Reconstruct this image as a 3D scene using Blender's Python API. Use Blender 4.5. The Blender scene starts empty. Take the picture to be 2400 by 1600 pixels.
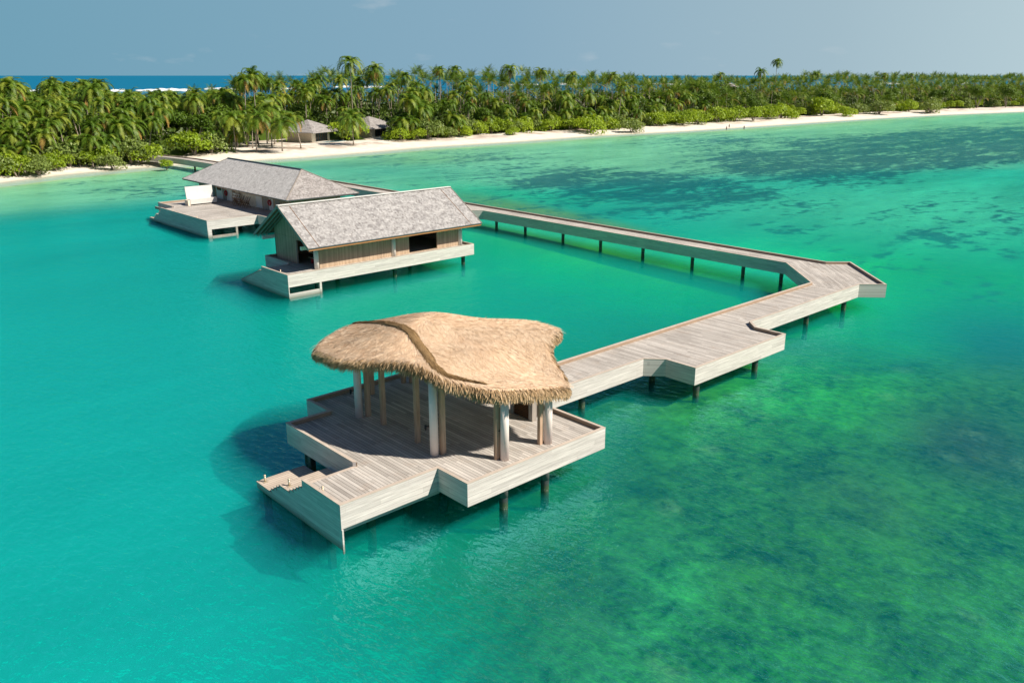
import bpy, math, random
import numpy as np
from math import radians, sin, cos, pi, atan2, sqrt
from mathutils import Vector
random.seed(7); RNG = np.random.default_rng(11)
S = bpy.context.scene
COL = S.collection

# ------------------------------------------------------------------ camera, world, sun, exposure
F_PX, CX, CY, CAM_H = 1975.0, 1200.0, 800.0, 20.0
PITCH = math.atan(623.0 / F_PX); AZ = radians(47.25)
cam_d = bpy.data.cameras.new('camera'); cam = bpy.data.objects.new('camera', cam_d); COL.objects.link(cam)
cam.location = (0, 0, CAM_H); cam.rotation_euler = (pi/2 - PITCH, 0, AZ - pi/2)
cam_d.sensor_width = 36; cam_d.lens = F_PX / 2400 * 36; cam_d.clip_start = 0.5; cam_d.clip_end = 90000
S.camera = cam
SUN_DIR = Vector((.504, -.916, 1.0)).normalized()      # towards the sun
w = bpy.data.worlds.new('World'); S.world = w; w.use_nodes = True
nt = w.node_tree; nt.nodes.clear()
out = nt.nodes.new('ShaderNodeOutputWorld'); bg = nt.nodes.new('ShaderNodeBackground')
sky = nt.nodes.new('ShaderNodeTexSky'); sky.sky_type = 'NISHITA'; sky.sun_disc = False
sky.sun_elevation = math.asin(SUN_DIR.z); sky.sun_rotation = atan2(SUN_DIR.x, SUN_DIR.y) % (2*pi)
sky.altitude = 0; sky.air_density = 1.0; sky.dust_density = 0.3; sky.ozone_density = 4.0
tc = nt.nodes.new('ShaderNodeTexCoord')
# the low sky is hazy: a pale band hugging the horizon, brighter on the right-hand (hazier) side
dot = nt.nodes.new('ShaderNodeVectorMath'); dot.operation = 'DOT_PRODUCT'
dot.inputs[1].default_value = (sin(AZ), -cos(AZ), 0)
nt.links.new(tc.outputs['Generated'], dot.inputs[0])
ramp = nt.nodes.new('ShaderNodeValToRGB')
mr = nt.nodes.new('ShaderNodeMapRange'); mr.inputs[1].default_value = -.6; mr.inputs[2].default_value = .6
nt.links.new(dot.outputs['Value'], mr.inputs[0]); nt.links.new(mr.outputs[0], ramp.inputs[0])
e = ramp.color_ramp.elements
e[0].position = 0.05; e[0].color = (.160, .352, .470, 1); e[1].position = .98; e[1].color = (.50, .64, .69, 1)
m1 = e.new(.5); m1.color = (.25, .41, .53, 1); m2 = e.new(.78); m2.color = (.36, .50, .58, 1)
hz = nt.nodes.new('ShaderNodeVectorMath'); hz.operation = 'SCALE'; hz.inputs['Scale'].default_value = 9.45
nt.links.new(ramp.outputs[0], hz.inputs[0])
sp = nt.nodes.new('ShaderNodeSeparateXYZ'); nt.links.new(tc.outputs['Generated'], sp.inputs[0])
hf = nt.nodes.new('ShaderNodeMapRange'); hf.interpolation_type = 'SMOOTHSTEP'; hf.inputs[1].default_value = 0.075; hf.inputs[2].default_value = .20; hf.inputs[3].default_value = 1; hf.inputs[4].default_value = 0
nt.links.new(sp.outputs[2], hf.inputs[0])
mulc = nt.nodes.new('ShaderNodeMix'); mulc.data_type = 'RGBA'
nt.links.new(hf.outputs[0], mulc.inputs[0]); zs = nt.nodes.new('ShaderNodeVectorMath'); zs.operation = 'SCALE'; zs.inputs['Scale'].default_value = .62; nt.links.new(sky.outputs[0], zs.inputs[0]); nt.links.new(zs.outputs[0], mulc.inputs[6]); nt.links.new(hz.outputs[0], mulc.inputs[7])
noi = nt.nodes.new('ShaderNodeTexNoise'); noi.inputs['Scale'].default_value = 14; noi.inputs['Detail'].default_value = 5; noi.inputs['Roughness'].default_value = .5
mp = nt.nodes.new('ShaderNodeMapping'); mp.inputs['Scale'].default_value = (1, 1, 3.2); mp.inputs['Location'].default_value = (3.1, 1.7, .4)
nt.links.new(tc.outputs['Generated'], mp.inputs[0]); nt.links.new(mp.outputs[0], noi.inputs['Vector'])
cr = nt.nodes.new('ShaderNodeMapRange'); cr.inputs[1].default_value = .63; cr.inputs[2].default_value = .78; cr.inputs[4].default_value = .25
nt.links.new(noi.outputs[0], cr.inputs[0])
cl = nt.nodes.new('ShaderNodeMix'); cl.data_type = 'RGBA'; cl.blend_type = 'MIX'; cl.inputs[7].default_value = (6.0, 6.3, 6.6, 1)
nt.links.new(cr.outputs[0], cl.inputs[0]); nt.links.new(mulc.outputs[2], cl.inputs[6])
nt.links.new(cl.outputs[2], bg.inputs[0]); bg.inputs[1].default_value = 0.075
nt.links.new(bg.outputs[0], out.inputs[0])
sl = bpy.data.lights.new('sun', 'SUN'); sl.energy = 5.0; sl.angle = radians(.55); sl.color = (1, .91, .79)
so = bpy.data.objects.new('sun', sl); COL.objects.link(so); so.location = (0, -60, 80)
so.rotation_euler = SUN_DIR.to_track_quat('Z', 'Y').to_euler()
S.view_settings.view_transform = 'Standard'; S.view_settings.look = 'None'; S.view_settings.exposure = 0.5; S.view_settings.gamma = 1
S.view_settings.use_curve_mapping = False
S.render.engine = 'CYCLES'
S.cycles.use_denoising = True; S.cycles.max_bounces = 8; S.cycles.volume_bounces = 1; S.cycles.transparent_max_bounces = 12
S.cycles.caustics_reflective = False; S.cycles.caustics_refractive = False

fwd = np.array([cos(AZ)*cos(PITCH), sin(AZ)*cos(PITCH), -sin(PITCH)]); upv = np.array([cos(AZ)*sin(PITCH), sin(AZ)*sin(PITCH), cos(PITCH)]); rgt = np.array([sin(AZ), -cos(AZ), 0])
def pix_np(P):                      # world points -> (x, y) in the 2400-wide frame (used to trace the seabed patches)
    V = P - np.array([0, 0, CAM_H]); d = np.maximum(V @ fwd, 1.0)
    return CX + F_PX*(V @ rgt)/d, CY - F_PX*(V @ upv)/d
def ground_at(x, y, z=0.):
    d = rgt*(x-CX) + upv*(CY-y) + fwd*F_PX
    return np.array([0, 0, CAM_H]) + d*((z-CAM_H)/d[2])
def s2l(c): return tuple(((v/255)/12.92 if v/255 <= .04045 else ((v/255+.055)/1.055)**2.4) for v in c)

# ------------------------------------------------------------------ helpers
class MB:
    def __init__(s): s.v = []; s.f = []; s.m = []
    def add(s, vs, fs, mi=0):
        n = len(s.v); s.v += [tuple(map(float, p)) for p in vs]; s.f += [tuple(i+n for i in f) for f in fs]; s.m += [mi]*len(fs)
    def box(s, a, b, mi=0):
        (x0, y0, z0), (x1, y1, z1) = a, b
        s.add([(x0,y0,z0),(x1,y0,z0),(x1,y1,z0),(x0,y1,z0),(x0,y0,z1),(x1,y0,z1),(x1,y1,z1),(x0,y1,z1)],
              [(0,3,2,1),(4,5,6,7),(0,1,5,4),(1,2,6,5),(2,3,7,6),(3,0,4,7)], mi)
    def prism(s, poly, z0, z1, mi=0):
        n = len(poly)
        s.add([(x, y, z0) for x, y in poly] + [(x, y, z1) for x, y in poly],
              [tuple(range(n-1, -1, -1)), tuple(range(n, 2*n))] + [(i, (i+1) % n, n+(i+1) % n, n+i) for i in range(n)], mi)
    def hexa(s, p, mi=0):            # 8 points, bottom 4 then top 4
        s.add(p, [(0,3,2,1),(4,5,6,7),(0,1,5,4),(1,2,6,5),(2,3,7,6),(3,0,4,7)], mi)
    def bar(s, a, b, wx, wz=None, mi=0, upd=(0, 0, 1)):
        a = Vector(a); b = Vector(b); d = (b-a).normalized(); u = Vector(upd)
        if abs(d.dot(u)) > .98: u = Vector((1, 0, 0))
        sx = d.cross(u).normalized()*(wx/2); sz = sx.cross(d).normalized()*((wz or wx)/2)
        s.hexa([a-sx-sz, a+sx-sz, b+sx-sz, b-sx-sz, a-sx+sz, a+sx+sz, b+sx+sz, b-sx+sz], mi)
    def tube(s, pts, rs, n=16, mi=0, cap=True):
        pts = [Vector(p) for p in pts]; rings = []
        base = len(s.v)
        for i, p in enumerate(pts):
            d = (pts[min(i+1, len(pts)-1)] - pts[max(i-1, 0)]).normalized()
            u = Vector((1, 0, 0)) if abs(d.z) > .9 else Vector((0, 0, 1))
            a = d.cross(u).normalized(); b = a.cross(d).normalized()
            r = rs[i] if hasattr(rs, '__len__') else rs
            s.v += [tuple(p + a*(r*cos(2*pi*k/n)) + b*(r*sin(2*pi*k/n))) for k in range(n)]
        for i in range(len(pts)-1):
            for k in range(n):
                q = base+i*n
                s.f.append((q+k, q+(k+1) % n, q+n+(k+1) % n, q+n+k)); s.m.append(mi)
        if cap:
            s.f.append(tuple(base+k for k in range(n-1, -1, -1))); s.m.append(mi)
            q = base+(len(pts)-1)*n; s.f.append(tuple(q+k for k in range(n))); s.m.append(mi)
    def build(s, name, mats, parent=None, smooth=False, loc=None):
        me = bpy.data.meshes.new(name); me.from_pydata(s.v, [], s.f)
        mats = mats if isinstance(mats, (list, tuple)) else [mats]
        for m in mats: me.materials.append(m)
        if len(mats) > 1: me.polygons.foreach_set('material_index', s.m)
        if smooth: me.polygons.foreach_set('use_smooth', [True]*len(s.f))
        me.update(); o = bpy.data.objects.new(name, me); COL.objects.link(o)
        if parent: o.parent = parent; o.matrix_parent_inverse = parent.matrix_basis.inverted()
        if loc: o.location = loc
        return o
def fast_mesh(name, V, Fq, mats, midx=None, smooth=False):
    """numpy quads/tris mesh"""
    me = bpy.data.meshes.new(name); k = Fq.shape[1]
    me.vertices.add(len(V)); me.vertices.foreach_set('co', np.asarray(V, np.float32).ravel())
    me.loops.add(len(Fq)*k); me.loops.foreach_set('vertex_index', Fq.astype(np.int32).ravel())
    me.polygons.add(len(Fq)); me.polygons.foreach_set('loop_start', np.arange(0, len(Fq)*k, k, dtype=np.int32))
    for m in mats: me.materials.append(m)
    if midx is not None: me.polygons.foreach_set('material_index', midx.astype(np.int32))
    if smooth: me.polygons.foreach_set('use_smooth', np.ones(len(Fq), bool))
    me.update(calc_edges=True); return me
def link(name, me, parent=None):
    o = bpy.data.objects.new(name, me); COL.objects.link(o)
    if parent: o.parent = parent; o.matrix_parent_inverse = parent.matrix_basis.inverted()
    return o
def tag(o, label=None, cat=None, group=None, kind=None):
    if label: o['label'] = label
    if cat: o['category'] = cat
    if group: o['group'] = group
    if kind: o['kind'] = kind
    return o
def empty(name, loc, label, cat, group=None, rz=0):
    o = bpy.data.objects.new(name, None); COL.objects.link(o); o.location = loc; o.rotation_euler = (0, 0, rz); o.empty_display_size = .5
    bpy.context.view_layer.update() if False else None
    o.matrix_basis  # transforms are read from loc/rot when parenting
    return tag(o, label, cat, group)

# ------------------------------------------------------------------ materials
class NT:
    def __init__(s, name):
        s.m = bpy.data.materials.new(name); s.m.use_nodes = True; s.t = s.m.node_tree; s.t.nodes.clear()
        s.o = s.n('ShaderNodeOutputMaterial')
    def n(s, typ, **kw):
        x = s.t.nodes.new(typ)
        for k, v in kw.items(): setattr(x, k, v)
        return x
    def L(s, a, b): s.t.links.new(a, b)
    def val(s, x, sock):
        if isinstance(x, (int, float)): sock.default_value = x
        elif isinstance(x, tuple): sock.default_value = x if len(x) == len(sock.default_value) else (*x, 1)[:len(sock.default_value)]
        else: s.L(x, sock)
    def math(s, op, a, b=0., c=None, clamp=False):
        x = s.n('ShaderNodeMath', operation=op); x.use_clamp = clamp; s.val(a, x.inputs[0]); s.val(b, x.inputs[1])
        if c is not None: s.val(c, x.inputs[2])
        return x.outputs[0]
    def mix(s, f, a, b, mode='MIX'):
        x = s.n('ShaderNodeMix', data_type='RGBA', blend_type=mode); s.val(f, x.inputs[0]); s.val(a, x.inputs[6]); s.val(b, x.inputs[7]); return x.outputs[2]
    def noise(s, vec, scale, detail=4, rough=.55, dist=0, dim='3D'):
        x = s.n('ShaderNodeTexNoise'); x.noise_dimensions = dim; s.val(vec, x.inputs['Vector']); x.inputs['Scale'].default_value = scale
        x.inputs['Detail'].default_value = detail; x.inputs['Roughness'].default_value = rough; x.inputs['Distortion'].default_value = dist; return x.outputs[0]
    def wn(s, vec):
        x = s.n('ShaderNodeTexWhiteNoise'); x.noise_dimensions = '3D'; s.val(vec, x.inputs['Vector']); return x.outputs['Value']
    def ramp(s, f, pts):
        x = s.n('ShaderNodeValToRGB'); s.val(f, x.inputs[0]); el = x.color_ramp.elements
        while len(el) < len(pts): el.new(.5)
        for q, (p, c) in zip(el, pts): q.position = p; q.color = (*c, 1) if isinstance(c, tuple) else (c, c, c, 1)
        return x.outputs[0]
    def mr(s, f, a, b, c=0., d=1., clamp=True):
        x = s.n('ShaderNodeMapRange'); x.clamp = clamp; s.val(f, x.inputs[0])
        for i, v in enumerate((a, b, c, d)): s.val(v, x.inputs[i+1])
        return x.outputs[0]
    def pos(s): return s.n('ShaderNodeNewGeometry').outputs['Position']
    def comb(s, x, y, z):
        c = s.n('ShaderNodeCombineXYZ'); s.val(x, c.inputs[0]); s.val(y, c.inputs[1]); s.val(z, c.inputs[2]); return c.outputs[0]
    def sep(s, v):
        c = s.n('ShaderNodeSeparateXYZ'); s.L(v, c.inputs[0]); return c.outputs
    def mapv(s, v, sc=(1,1,1), loc=(0,0,0), rot=(0,0,0)):
        m = s.n('ShaderNodeMapping'); s.L(v, m.inputs[0]); m.inputs['Scale'].default_value = sc; m.inputs['Location'].default_value = loc; m.inputs['Rotation'].default_value = rot; return m.outputs[0]
    def bump(s, h, strength=.4, dist=.02, normal=None):
        b = s.n('ShaderNodeBump'); s.val(h, b.inputs['Height']); b.inputs['Strength'].default_value = strength; b.inputs['Distance'].default_value = dist
        if normal: s.L(normal, b.inputs['Normal'])
        return b.outputs[0]
    def pbr(s, color, rough=.8, normal=None, spec=.3, **kw):
        p = s.n('ShaderNodeBsdfPrincipled'); s.val(color, p.inputs['Base Color']); s.val(rough, p.inputs['Roughness'])
        p.inputs['Specular IOR Level'].default_value = spec
        for k, v in kw.items(): s.val(v, p.inputs[k.replace('_', ' ')])
        if normal: s.L(normal, p.inputs['Normal'])
        s.L(p.outputs[0], s.o.inputs[0]); return s.m

def mat_deck(name, axis='x', light=(.62,.58,.53), dark=(.27,.245,.22), width=.20, rot=0.):
    """boards across `axis`, running along the other one, weathered and randomly toned"""
    n = NT(name); p = n.pos()
    if rot: p = n.mapv(p, rot=(0, 0, rot))
    x, y, z = n.sep(p)
    if axis == 'y': x, y = y, x
    q = n.math('DIVIDE', x, width); idx = n.math('FLOOR', q); fr = n.math('FRACT', q)
    sh = n.wn(n.comb(idx, 3.3, 1.)); seg = n.math('FLOOR', n.math('DIVIDE', n.math('ADD', y, n.math('MULTIPLY', sh, 3.6)), 3.6))
    r = n.wn(n.comb(idx, seg, 7.))
    grain = n.noise(n.comb(n.math('MULTIPLY', x, 26.), n.math('MULTIPLY', y, 1.6), z), 1., 5, .6)
    big = n.noise(n.comb(x, n.math('MULTIPLY', y, .6), z), .55, 4, .6)
    f = n.math('ADD', n.math('MULTIPLY', r, .55), n.math('MULTIPLY', n.mr(grain, .3, .7), .25)); f = n.math('ADD', f, n.math('MULTIPLY', n.mr(big, .35, .65), .30))
    c = n.mix(f, dark, light)
    c = n.mix(n.mr(n.noise(p, 1.1, 3), .55, .75, 0, .35), c, (.40,.31,.24))
    gap = n.math('ADD', n.math('LESS_THAN', fr, .07), n.math('GREATER_THAN', fr, .95))
    fy = n.math('FRACT', n.math('DIVIDE', n.math('ADD', y, n.math('MULTIPLY', sh, 3.6)), 3.6))
    gap = n.math('MAXIMUM', gap, n.math('MULTIPLY', n.math('LESS_THAN', fy, .004), .6))
    c = n.mix(n.math('MULTIPLY', gap, .78), c, (.05,.04,.035))
    return n.pbr(c, .85, n.bump(n.math('SUBTRACT', n.math('MULTIPLY', grain, .15), gap), .5, .012), .2)
def mat_boards(name, hgt=.243, z0=1.06, light=(.72,.675,.635), dark=(.40,.37,.35), gapc=(.16,.14,.13)):
    """horizontal fascia boards with long weather streaks"""
    n = NT(name); p = n.pos(); x, y, z = n.sep(p)
    q = n.math('DIVIDE', n.math('SUBTRACT', z, z0), hgt); idx = n.math('FLOOR', q); fr = n.math('FRACT', q)
    l = n.math('ADD', x, n.math('MULTIPLY', y, 1.07)); sh = n.math('MULTIPLY', n.wn(n.comb(idx, 1.7, 2.)), 5.)
    lq = n.math('DIVIDE', n.math('ADD', l, sh), 4.8); seg = n.math('FLOOR', lq); lf = n.math('FRACT', lq)
    r = n.wn(n.comb(idx, seg, 4.))
    st = n.noise(n.comb(n.math('MULTIPLY', l, .55), idx, n.math('MULTIPLY', z, 11.)), 1.2, 6, .65)
    st2 = n.noise(n.comb(n.math('MULTIPLY', l, 1.5), 3., n.math('MULTIPLY', z, 60.)), 1., 3, .6)
    f = n.math('ADD', n.math('MULTIPLY', r, .30), n.math('MULTIPLY', n.mr(st, .30, .70), .75)); f = n.math('SUBTRACT', f, n.math('MULTIPLY', n.mr(st2, .5, .8), .22), clamp=True)
    c = n.mix(f, dark, light)
    g = n.math('LESS_THAN', fr, .045); g2 = n.math('LESS_THAN', lf, .003)
    c = n.mix(n.math('ADD', n.math('MULTIPLY', g, .5), n.math('MULTIPLY', g2, .25)), c, gapc)
    damp = n.mr(z, .0, .45, .75, 0); c = n.mix(damp, c, (.10,.13,.09))
    return n.pbr(c, .8, n.bump(n.math('SUBTRACT', n.math('MULTIPLY', st2, .2), g), .5, .012), .25)
def mat_wood(name, light, dark, scale=1., rough=.75, axis='z'):
    n = NT(name); p = n.pos(); x, y, z = n.sep(p)
    v = n.comb(n.math('MULTIPLY', x, 14.), n.math('MULTIPLY', y, 14.), n.math('MULTIPLY', z, .9)) if axis == 'z' else n.comb(n.math('MULTIPLY', x, 1.2), n.math('MULTIPLY', y, 1.2), n.math('MULTIPLY', z, 18.))
    g = n.noise(v, scale, 5, .62); b = n.noise(p, .9, 3)
    f = n.math('ADD', n.math('MULTIPLY', n.mr(g, .3, .7), .7), n.math('MULTIPLY', n.mr(b, .3, .7), .3))
    return n.pbr(n.mix(f, dark, light), rough, n.bump(g, .3, .01), .3)
def mat_cladding(name, w=.115, light=(.60,.45,.31), dark=(.33,.235,.16)):
    n = NT(name); p = n.pos(); x, y, z = n.sep(p)
    l = n.math('ADD', x, n.math('MULTIPLY', y, 1.0)); q = n.math('DIVIDE', l, w); idx = n.math('FLOOR', q); fr = n.math('FRACT', q)
    r = n.wn(n.comb(idx, 2., 1.)); g = n.noise(n.comb(n.math('MULTIPLY', l, 30.), 1., n.math('MULTIPLY', z, 1.2)), 1., 4, .6)
    big = n.noise(n.comb(n.math('MULTIPLY', l, .8), 0., n.math('MULTIPLY', z, .8)), 1., 3)
    f = n.math('ADD', n.math('MULTIPLY', r, .5), n.math('ADD', n.math('MULTIPLY', n.mr(g, .3, .7), .3), n.math('MULTIPLY', n.mr(big, .35, .65), .25)))
    c = n.mix(f, dark, light); g2 = n.math('LESS_THAN', fr, .10); c = n.mix(n.math('MULTIPLY', g2, .75), c, (.05,.04,.03))
    zj = n.math('LESS_THAN', n.math('ABSOLUTE', n.math('SUBTRACT', z, 4.6)), .012); c = n.mix(n.math('MULTIPLY', zj, .5), c, (.06,.05,.04))
    return n.pbr(c, .85, n.bump(g2, -.5, .015), .2)
def mat_shingle(name, along='x', light=(.52,.505,.49), dark=(.155,.145,.145), rowl=.23, wl=.17, ang=0.):
    """weathered timber shingles: rows down the slope, random tone per shingle and soft blotches"""
    n = NT(name); p = n.pos(); x, y, z = n.sep(p)
    a = x if along == 'x' else y
    row = n.math('DIVIDE', z, rowl*.52); ri = n.math('FLOOR', row); rf = n.math('FRACT', row)
    q = n.math('ADD', n.math('DIVIDE', a, wl), n.math('MULTIPLY', n.wn(n.comb(ri, 5., 5.)), 7.)); ci = n.math('FLOOR', q); cf = n.math('FRACT', q)
    r = n.wn(n.comb(ri, ci, 1.)); r2 = n.wn(n.comb(ri, ci, 9.))
    b1 = n.noise(n.comb(n.math('MULTIPLY', a, .9), n.math('MULTIPLY', z, 2.6), 0.), 1., 5, .62)
    b2 = n.noise(n.comb(n.math('MULTIPLY', a, 2.7), n.math('MULTIPLY', z, 7.), 4.), 1., 4, .6)
    f = n.math('ADD', n.math('MULTIPLY', n.mr(b1, .36, .64), .42), n.math('MULTIPLY', n.mr(b2, .34, .66), .32)); f = n.math('ADD', f, n.math('MULTIPLY', r, .32))
    c = n.mix(f, dark, light); c = n.mix(n.math('MULTIPLY', n.math('GREATER_THAN', r2, .92), .35), c, (.56,.55,.54)); c = n.mix(n.math('MULTIPLY', n.math('LESS_THAN', r2, .10), .35), c, (.14,.12,.11))
    lip = n.math('LESS_THAN', rf, .13); side = n.math('LESS_THAN', cf, .06)
    c = n.mix(n.math('MULTIPLY', n.math('MAXIMUM', lip, side), .38), c, (.08,.07,.065))
    h = n.math('ADD', n.math('MULTIPLY', rf, -1.), n.math('MULTIPLY', r, .5))
    return n.pbr(c, .88, n.bump(h, .7, .03), .2)
def mat_plain(name, col, rough=.6, var=.15, scale=3., spec=.3, bump=.0, **kw):
    n = NT(name); p = n.pos(); g = n.noise(p, scale, 5, .6); f = n.mr(g, .3, .7, 1-var, 1+var, False)
    c = n.mix(1., col, n.comb(f, f, f), 'MULTIPLY')
    return n.pbr(c, rough, n.bump(n.noise(p, scale*6, 3), bump, .02) if bump else None, spec, **kw)
def mat_straw(name, cols, sc=1.):
    n = NT(name); p = n.pos(); oi = n.n('ShaderNodeNewGeometry').outputs['Random Per Island']
    g = n.noise(p, 1.3*sc, 5, .65); f2 = n.noise(n.mapv(p, (5, 17, 9), rot=(0, 0, .5)), 1.8, 5, .75)
    f = n.math('ADD', n.math('MULTIPLY', oi, .5), n.math('ADD', n.math('MULTIPLY', n.mr(g, .35, .65), .3), n.math('MULTIPLY', n.mr(f2, .35, .65), .35)))
    c = n.ramp(f, [(0, cols[0]), (.5, cols[1]), (1, cols[2])])
    return n.pbr(c, .85, n.bump(f2, .8, .05), .15)
def mat_leaf(name, cols, transl=.35, rough=.5, spec=.35):
    n = NT(name); gi = n.n('ShaderNodeNewGeometry'); oi = n.n('ShaderNodeObjectInfo').outputs['Random']
    g = n.noise(gi.outputs['Position'], .35, 3)
    f = n.math('ADD', n.math('MULTIPLY', gi.outputs['Random Per Island'], .45), n.math('ADD', n.math('MULTIPLY', oi, .3), n.math('MULTIPLY', n.mr(g, .3, .7), .3)))
    c = n.ramp(f, [(0, cols[0]), (.5, cols[1]), (1, cols[2])])
    p = n.n('ShaderNodeBsdfPrincipled'); n.val(c, p.inputs['Base Color']); p.inputs['Roughness'].default_value = rough; p.inputs['Specular IOR Level'].default_value = spec
    t = n.n('ShaderNodeBsdfTranslucent'); n.val(n.mix(1., c, (1.25, 1.2, .55), 'MULTIPLY'), t.inputs[0])
    ms = n.n('ShaderNodeMixShader'); ms.inputs[0].default_value = transl; n.L(p.outputs[0], ms.inputs[1]); n.L(t.outputs[0], ms.inputs[2]); n.L(ms.outputs[0], n.o.inputs[0])
    return n.m

def mat_pile():
    n = NT('dark_pile'); p = n.pos(); z = n.sep(p)[2]; g = n.noise(p, 5., 5, .65); g2 = n.noise(p, 18., 3, .6)
    c = n.mix(n.mr(g, .3, .7), (.025,.028,.027), (.06,.065,.06)); zz = n.math('ADD', z, n.math('MULTIPLY', g, .35))
    c = n.mix(n.mr(zz, .62, .40), c, (.05,.075,.035)); c = n.mix(n.math('MULTIPLY', n.mr(zz, .38, .30), n.math('MULTIPLY', n.mr(g2, .56, .64), n.mr(z, -.1, .05))), c, (.30,.31,.27)); c = n.mix(n.mr(z, .0, -.4), c, (.012,.03,.026))
    return n.pbr(c, .5, n.bump(g2, .6, .03), .4)
M = dict(
 deck=mat_deck('deck_boards', 'x'), deck45=mat_deck('deck_boards_diagonal', 'x', rot=radians(45)), decky=mat_deck('deck_boards_cross', 'y'),
 tread=mat_deck('tread_boards', 'y', (.60,.51,.42), (.46,.38,.31), .19),
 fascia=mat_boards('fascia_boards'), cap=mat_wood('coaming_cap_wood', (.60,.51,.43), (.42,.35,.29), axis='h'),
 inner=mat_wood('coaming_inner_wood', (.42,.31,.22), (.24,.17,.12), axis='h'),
 post=mat_wood('warm_timber', (.62,.44,.31), (.34,.225,.15)), greypost=mat_wood('grey_timber', (.40,.36,.31), (.22,.19,.165)),
 column=mat_plain('pale_column', (.82,.71,.66), .6, .06, 1.5), whitecol=mat_plain('white_column', (.80,.76,.68), .5, .05, 1.5),
 pile=mat_pile(), sleeve=mat_plain('grey_pile_sleeve', (.13,.135,.13), .6, .3, 6., .3, .3),
 clad=mat_cladding('vertical_cladding'), shingle=mat_shingle('gable_shingles', 'x'), shingley=mat_shingle('hip_shingles', 'y', (.66,.64,.62), (.36,.345,.335)),  # hip side slopes coloured paler to make up for the weak sun on them
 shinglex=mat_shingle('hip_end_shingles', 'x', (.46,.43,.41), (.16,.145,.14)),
 trim=mat_plain('pale_ridge_trim', (.82,.79,.74), .5, .06), darktrim=mat_plain('dark_metal_flashing', (.07,.075,.08), .4, .2),
 orange=mat_wood('cedar_eave_board', (.50,.23,.09), (.32,.14,.06), axis='h'), soffit=mat_wood('soffit_timber', (.30,.20,.12), (.16,.10,.06), axis='h'),
 white=mat_plain('white_paint', (.66,.65,.62), .5, .05), cream=mat_plain('cream_wall', (.74,.65,.52), .7, .12),
 black=mat_plain('black_metal', (.012,.012,.014), .35, .1), steel=mat_plain('warm_metal', (.62,.52,.38), .35, .1, Metallic=.4), red=mat_plain('red_plastic', (.42,.015,.02), .4, .15),
 glass=mat_plain('dark_glass', (.03,.045,.05), .08, .3, 1., .6), dark=mat_plain('dark_interior', (.035,.03,.028), .8, .4), brown=mat_wood('brown_louvre', (.20,.095,.035), (.07,.03,.012), axis='h'),
 pool=mat_plain('pool_water', (.25,.50,.55), .08, .1, 1., .6), rustic=mat_wood('folded_timber', (.30,.17,.09), (.12,.06,.03)),
)
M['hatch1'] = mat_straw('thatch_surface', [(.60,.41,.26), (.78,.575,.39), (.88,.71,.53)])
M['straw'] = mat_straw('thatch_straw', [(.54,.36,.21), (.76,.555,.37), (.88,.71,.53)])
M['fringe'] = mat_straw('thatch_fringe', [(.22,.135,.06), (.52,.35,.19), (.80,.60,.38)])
M['ridge'] = mat_straw('thatch_ridge', [(.13,.075,.03), (.25,.155,.07), (.38,.25,.12)])

# ------------------------------------------------------------------ shoreline, terrain, seabed
SH = np.array([(-400,120),(-100,168),(0,181),(39.5,190.5),(53,197),(67,200),(80,201),(93,199.4),(108,197.5),(129,199),(153,202),(185,200),(227,201),(268,195.6),(309,194),(358,193),(417,191),(478,185),(560,170),(700,140),(1000,60),(1600,-120)], float)
VG = np.array([(-400,9),(0,6),(41,5),(60,2.5),(81,2.5),(92,12),(100,17),(116,22),(132,24),(147,15),(153,10),(169,13),(203,17),(241,10),(255,13),(300,20),(339,24),(399,22),(475,24),(560,30),(700,30),(1600,30)], float)
shore = lambda u: np.interp(u, SH[:, 0], SH[:, 1])
vegw = lambda u: np.interp(u, VG[:, 0], VG[:, 1])
def hash2(a, b): return np.modf(np.abs(np.sin(a*12.9898 + b*78.233)*43758.5453))[0]
def vnoise(x, y):
    xi, yi = np.floor(x), np.floor(y); fx, fy = x-xi, y-yi; fx = fx*fx*(3-2*fx); fy = fy*fy*(3-2*fy)
    return (hash2(xi, yi)*(1-fx)+hash2(xi+1, yi)*fx)*(1-fy) + (hash2(xi, yi+1)*(1-fx)+hash2(xi+1, yi+1)*fx)*fy
def fbm(x, y, o=4):
    r = 0; a = .5
    for i in range(o): r = r + a*vnoise(x*2**i+17*i, y*2**i-9*i); a *= .5
    return r
def land_z(u, s):
    """height of the ground at a distance s inland from the waterline"""
    z = np.interp(s, [-400, -60, -30, -12, -5, 0, 3, 9, 16, 400], [-3.2, -1.6, -.8, -.4, -.2, 0, .28, .75, 1.15, 1.3])
    basin = -np.interp(np.hypot(u, shore(u)+s), [0, 60, 85, 110, 135, 160, 220, 500], [3.3, 3.1, 1.9, .7, .35, .2, .16, .15]); z = np.maximum(z, basin)
    return z + np.clip(s, 0, 8)/8*(.5*fbm(u*.13, s*.16)-.25) + np.where((s > 4) & (s < 26), .35*np.clip(fbm(u*.22+5, s*.22)-.45, 0, 1)*2, 0)
def gauss(px, py, cx, cy, rx, ry, rot=0., p=2.):
    dx, dy = px-cx, py-cy; c, s_ = cos(radians(rot)), sin(radians(rot))
    a, b = (dx*c+dy*s_)/rx, (-dx*s_+dy*c)/ry
    return np.exp(-(a*a+b*b)**(p/2))
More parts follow.
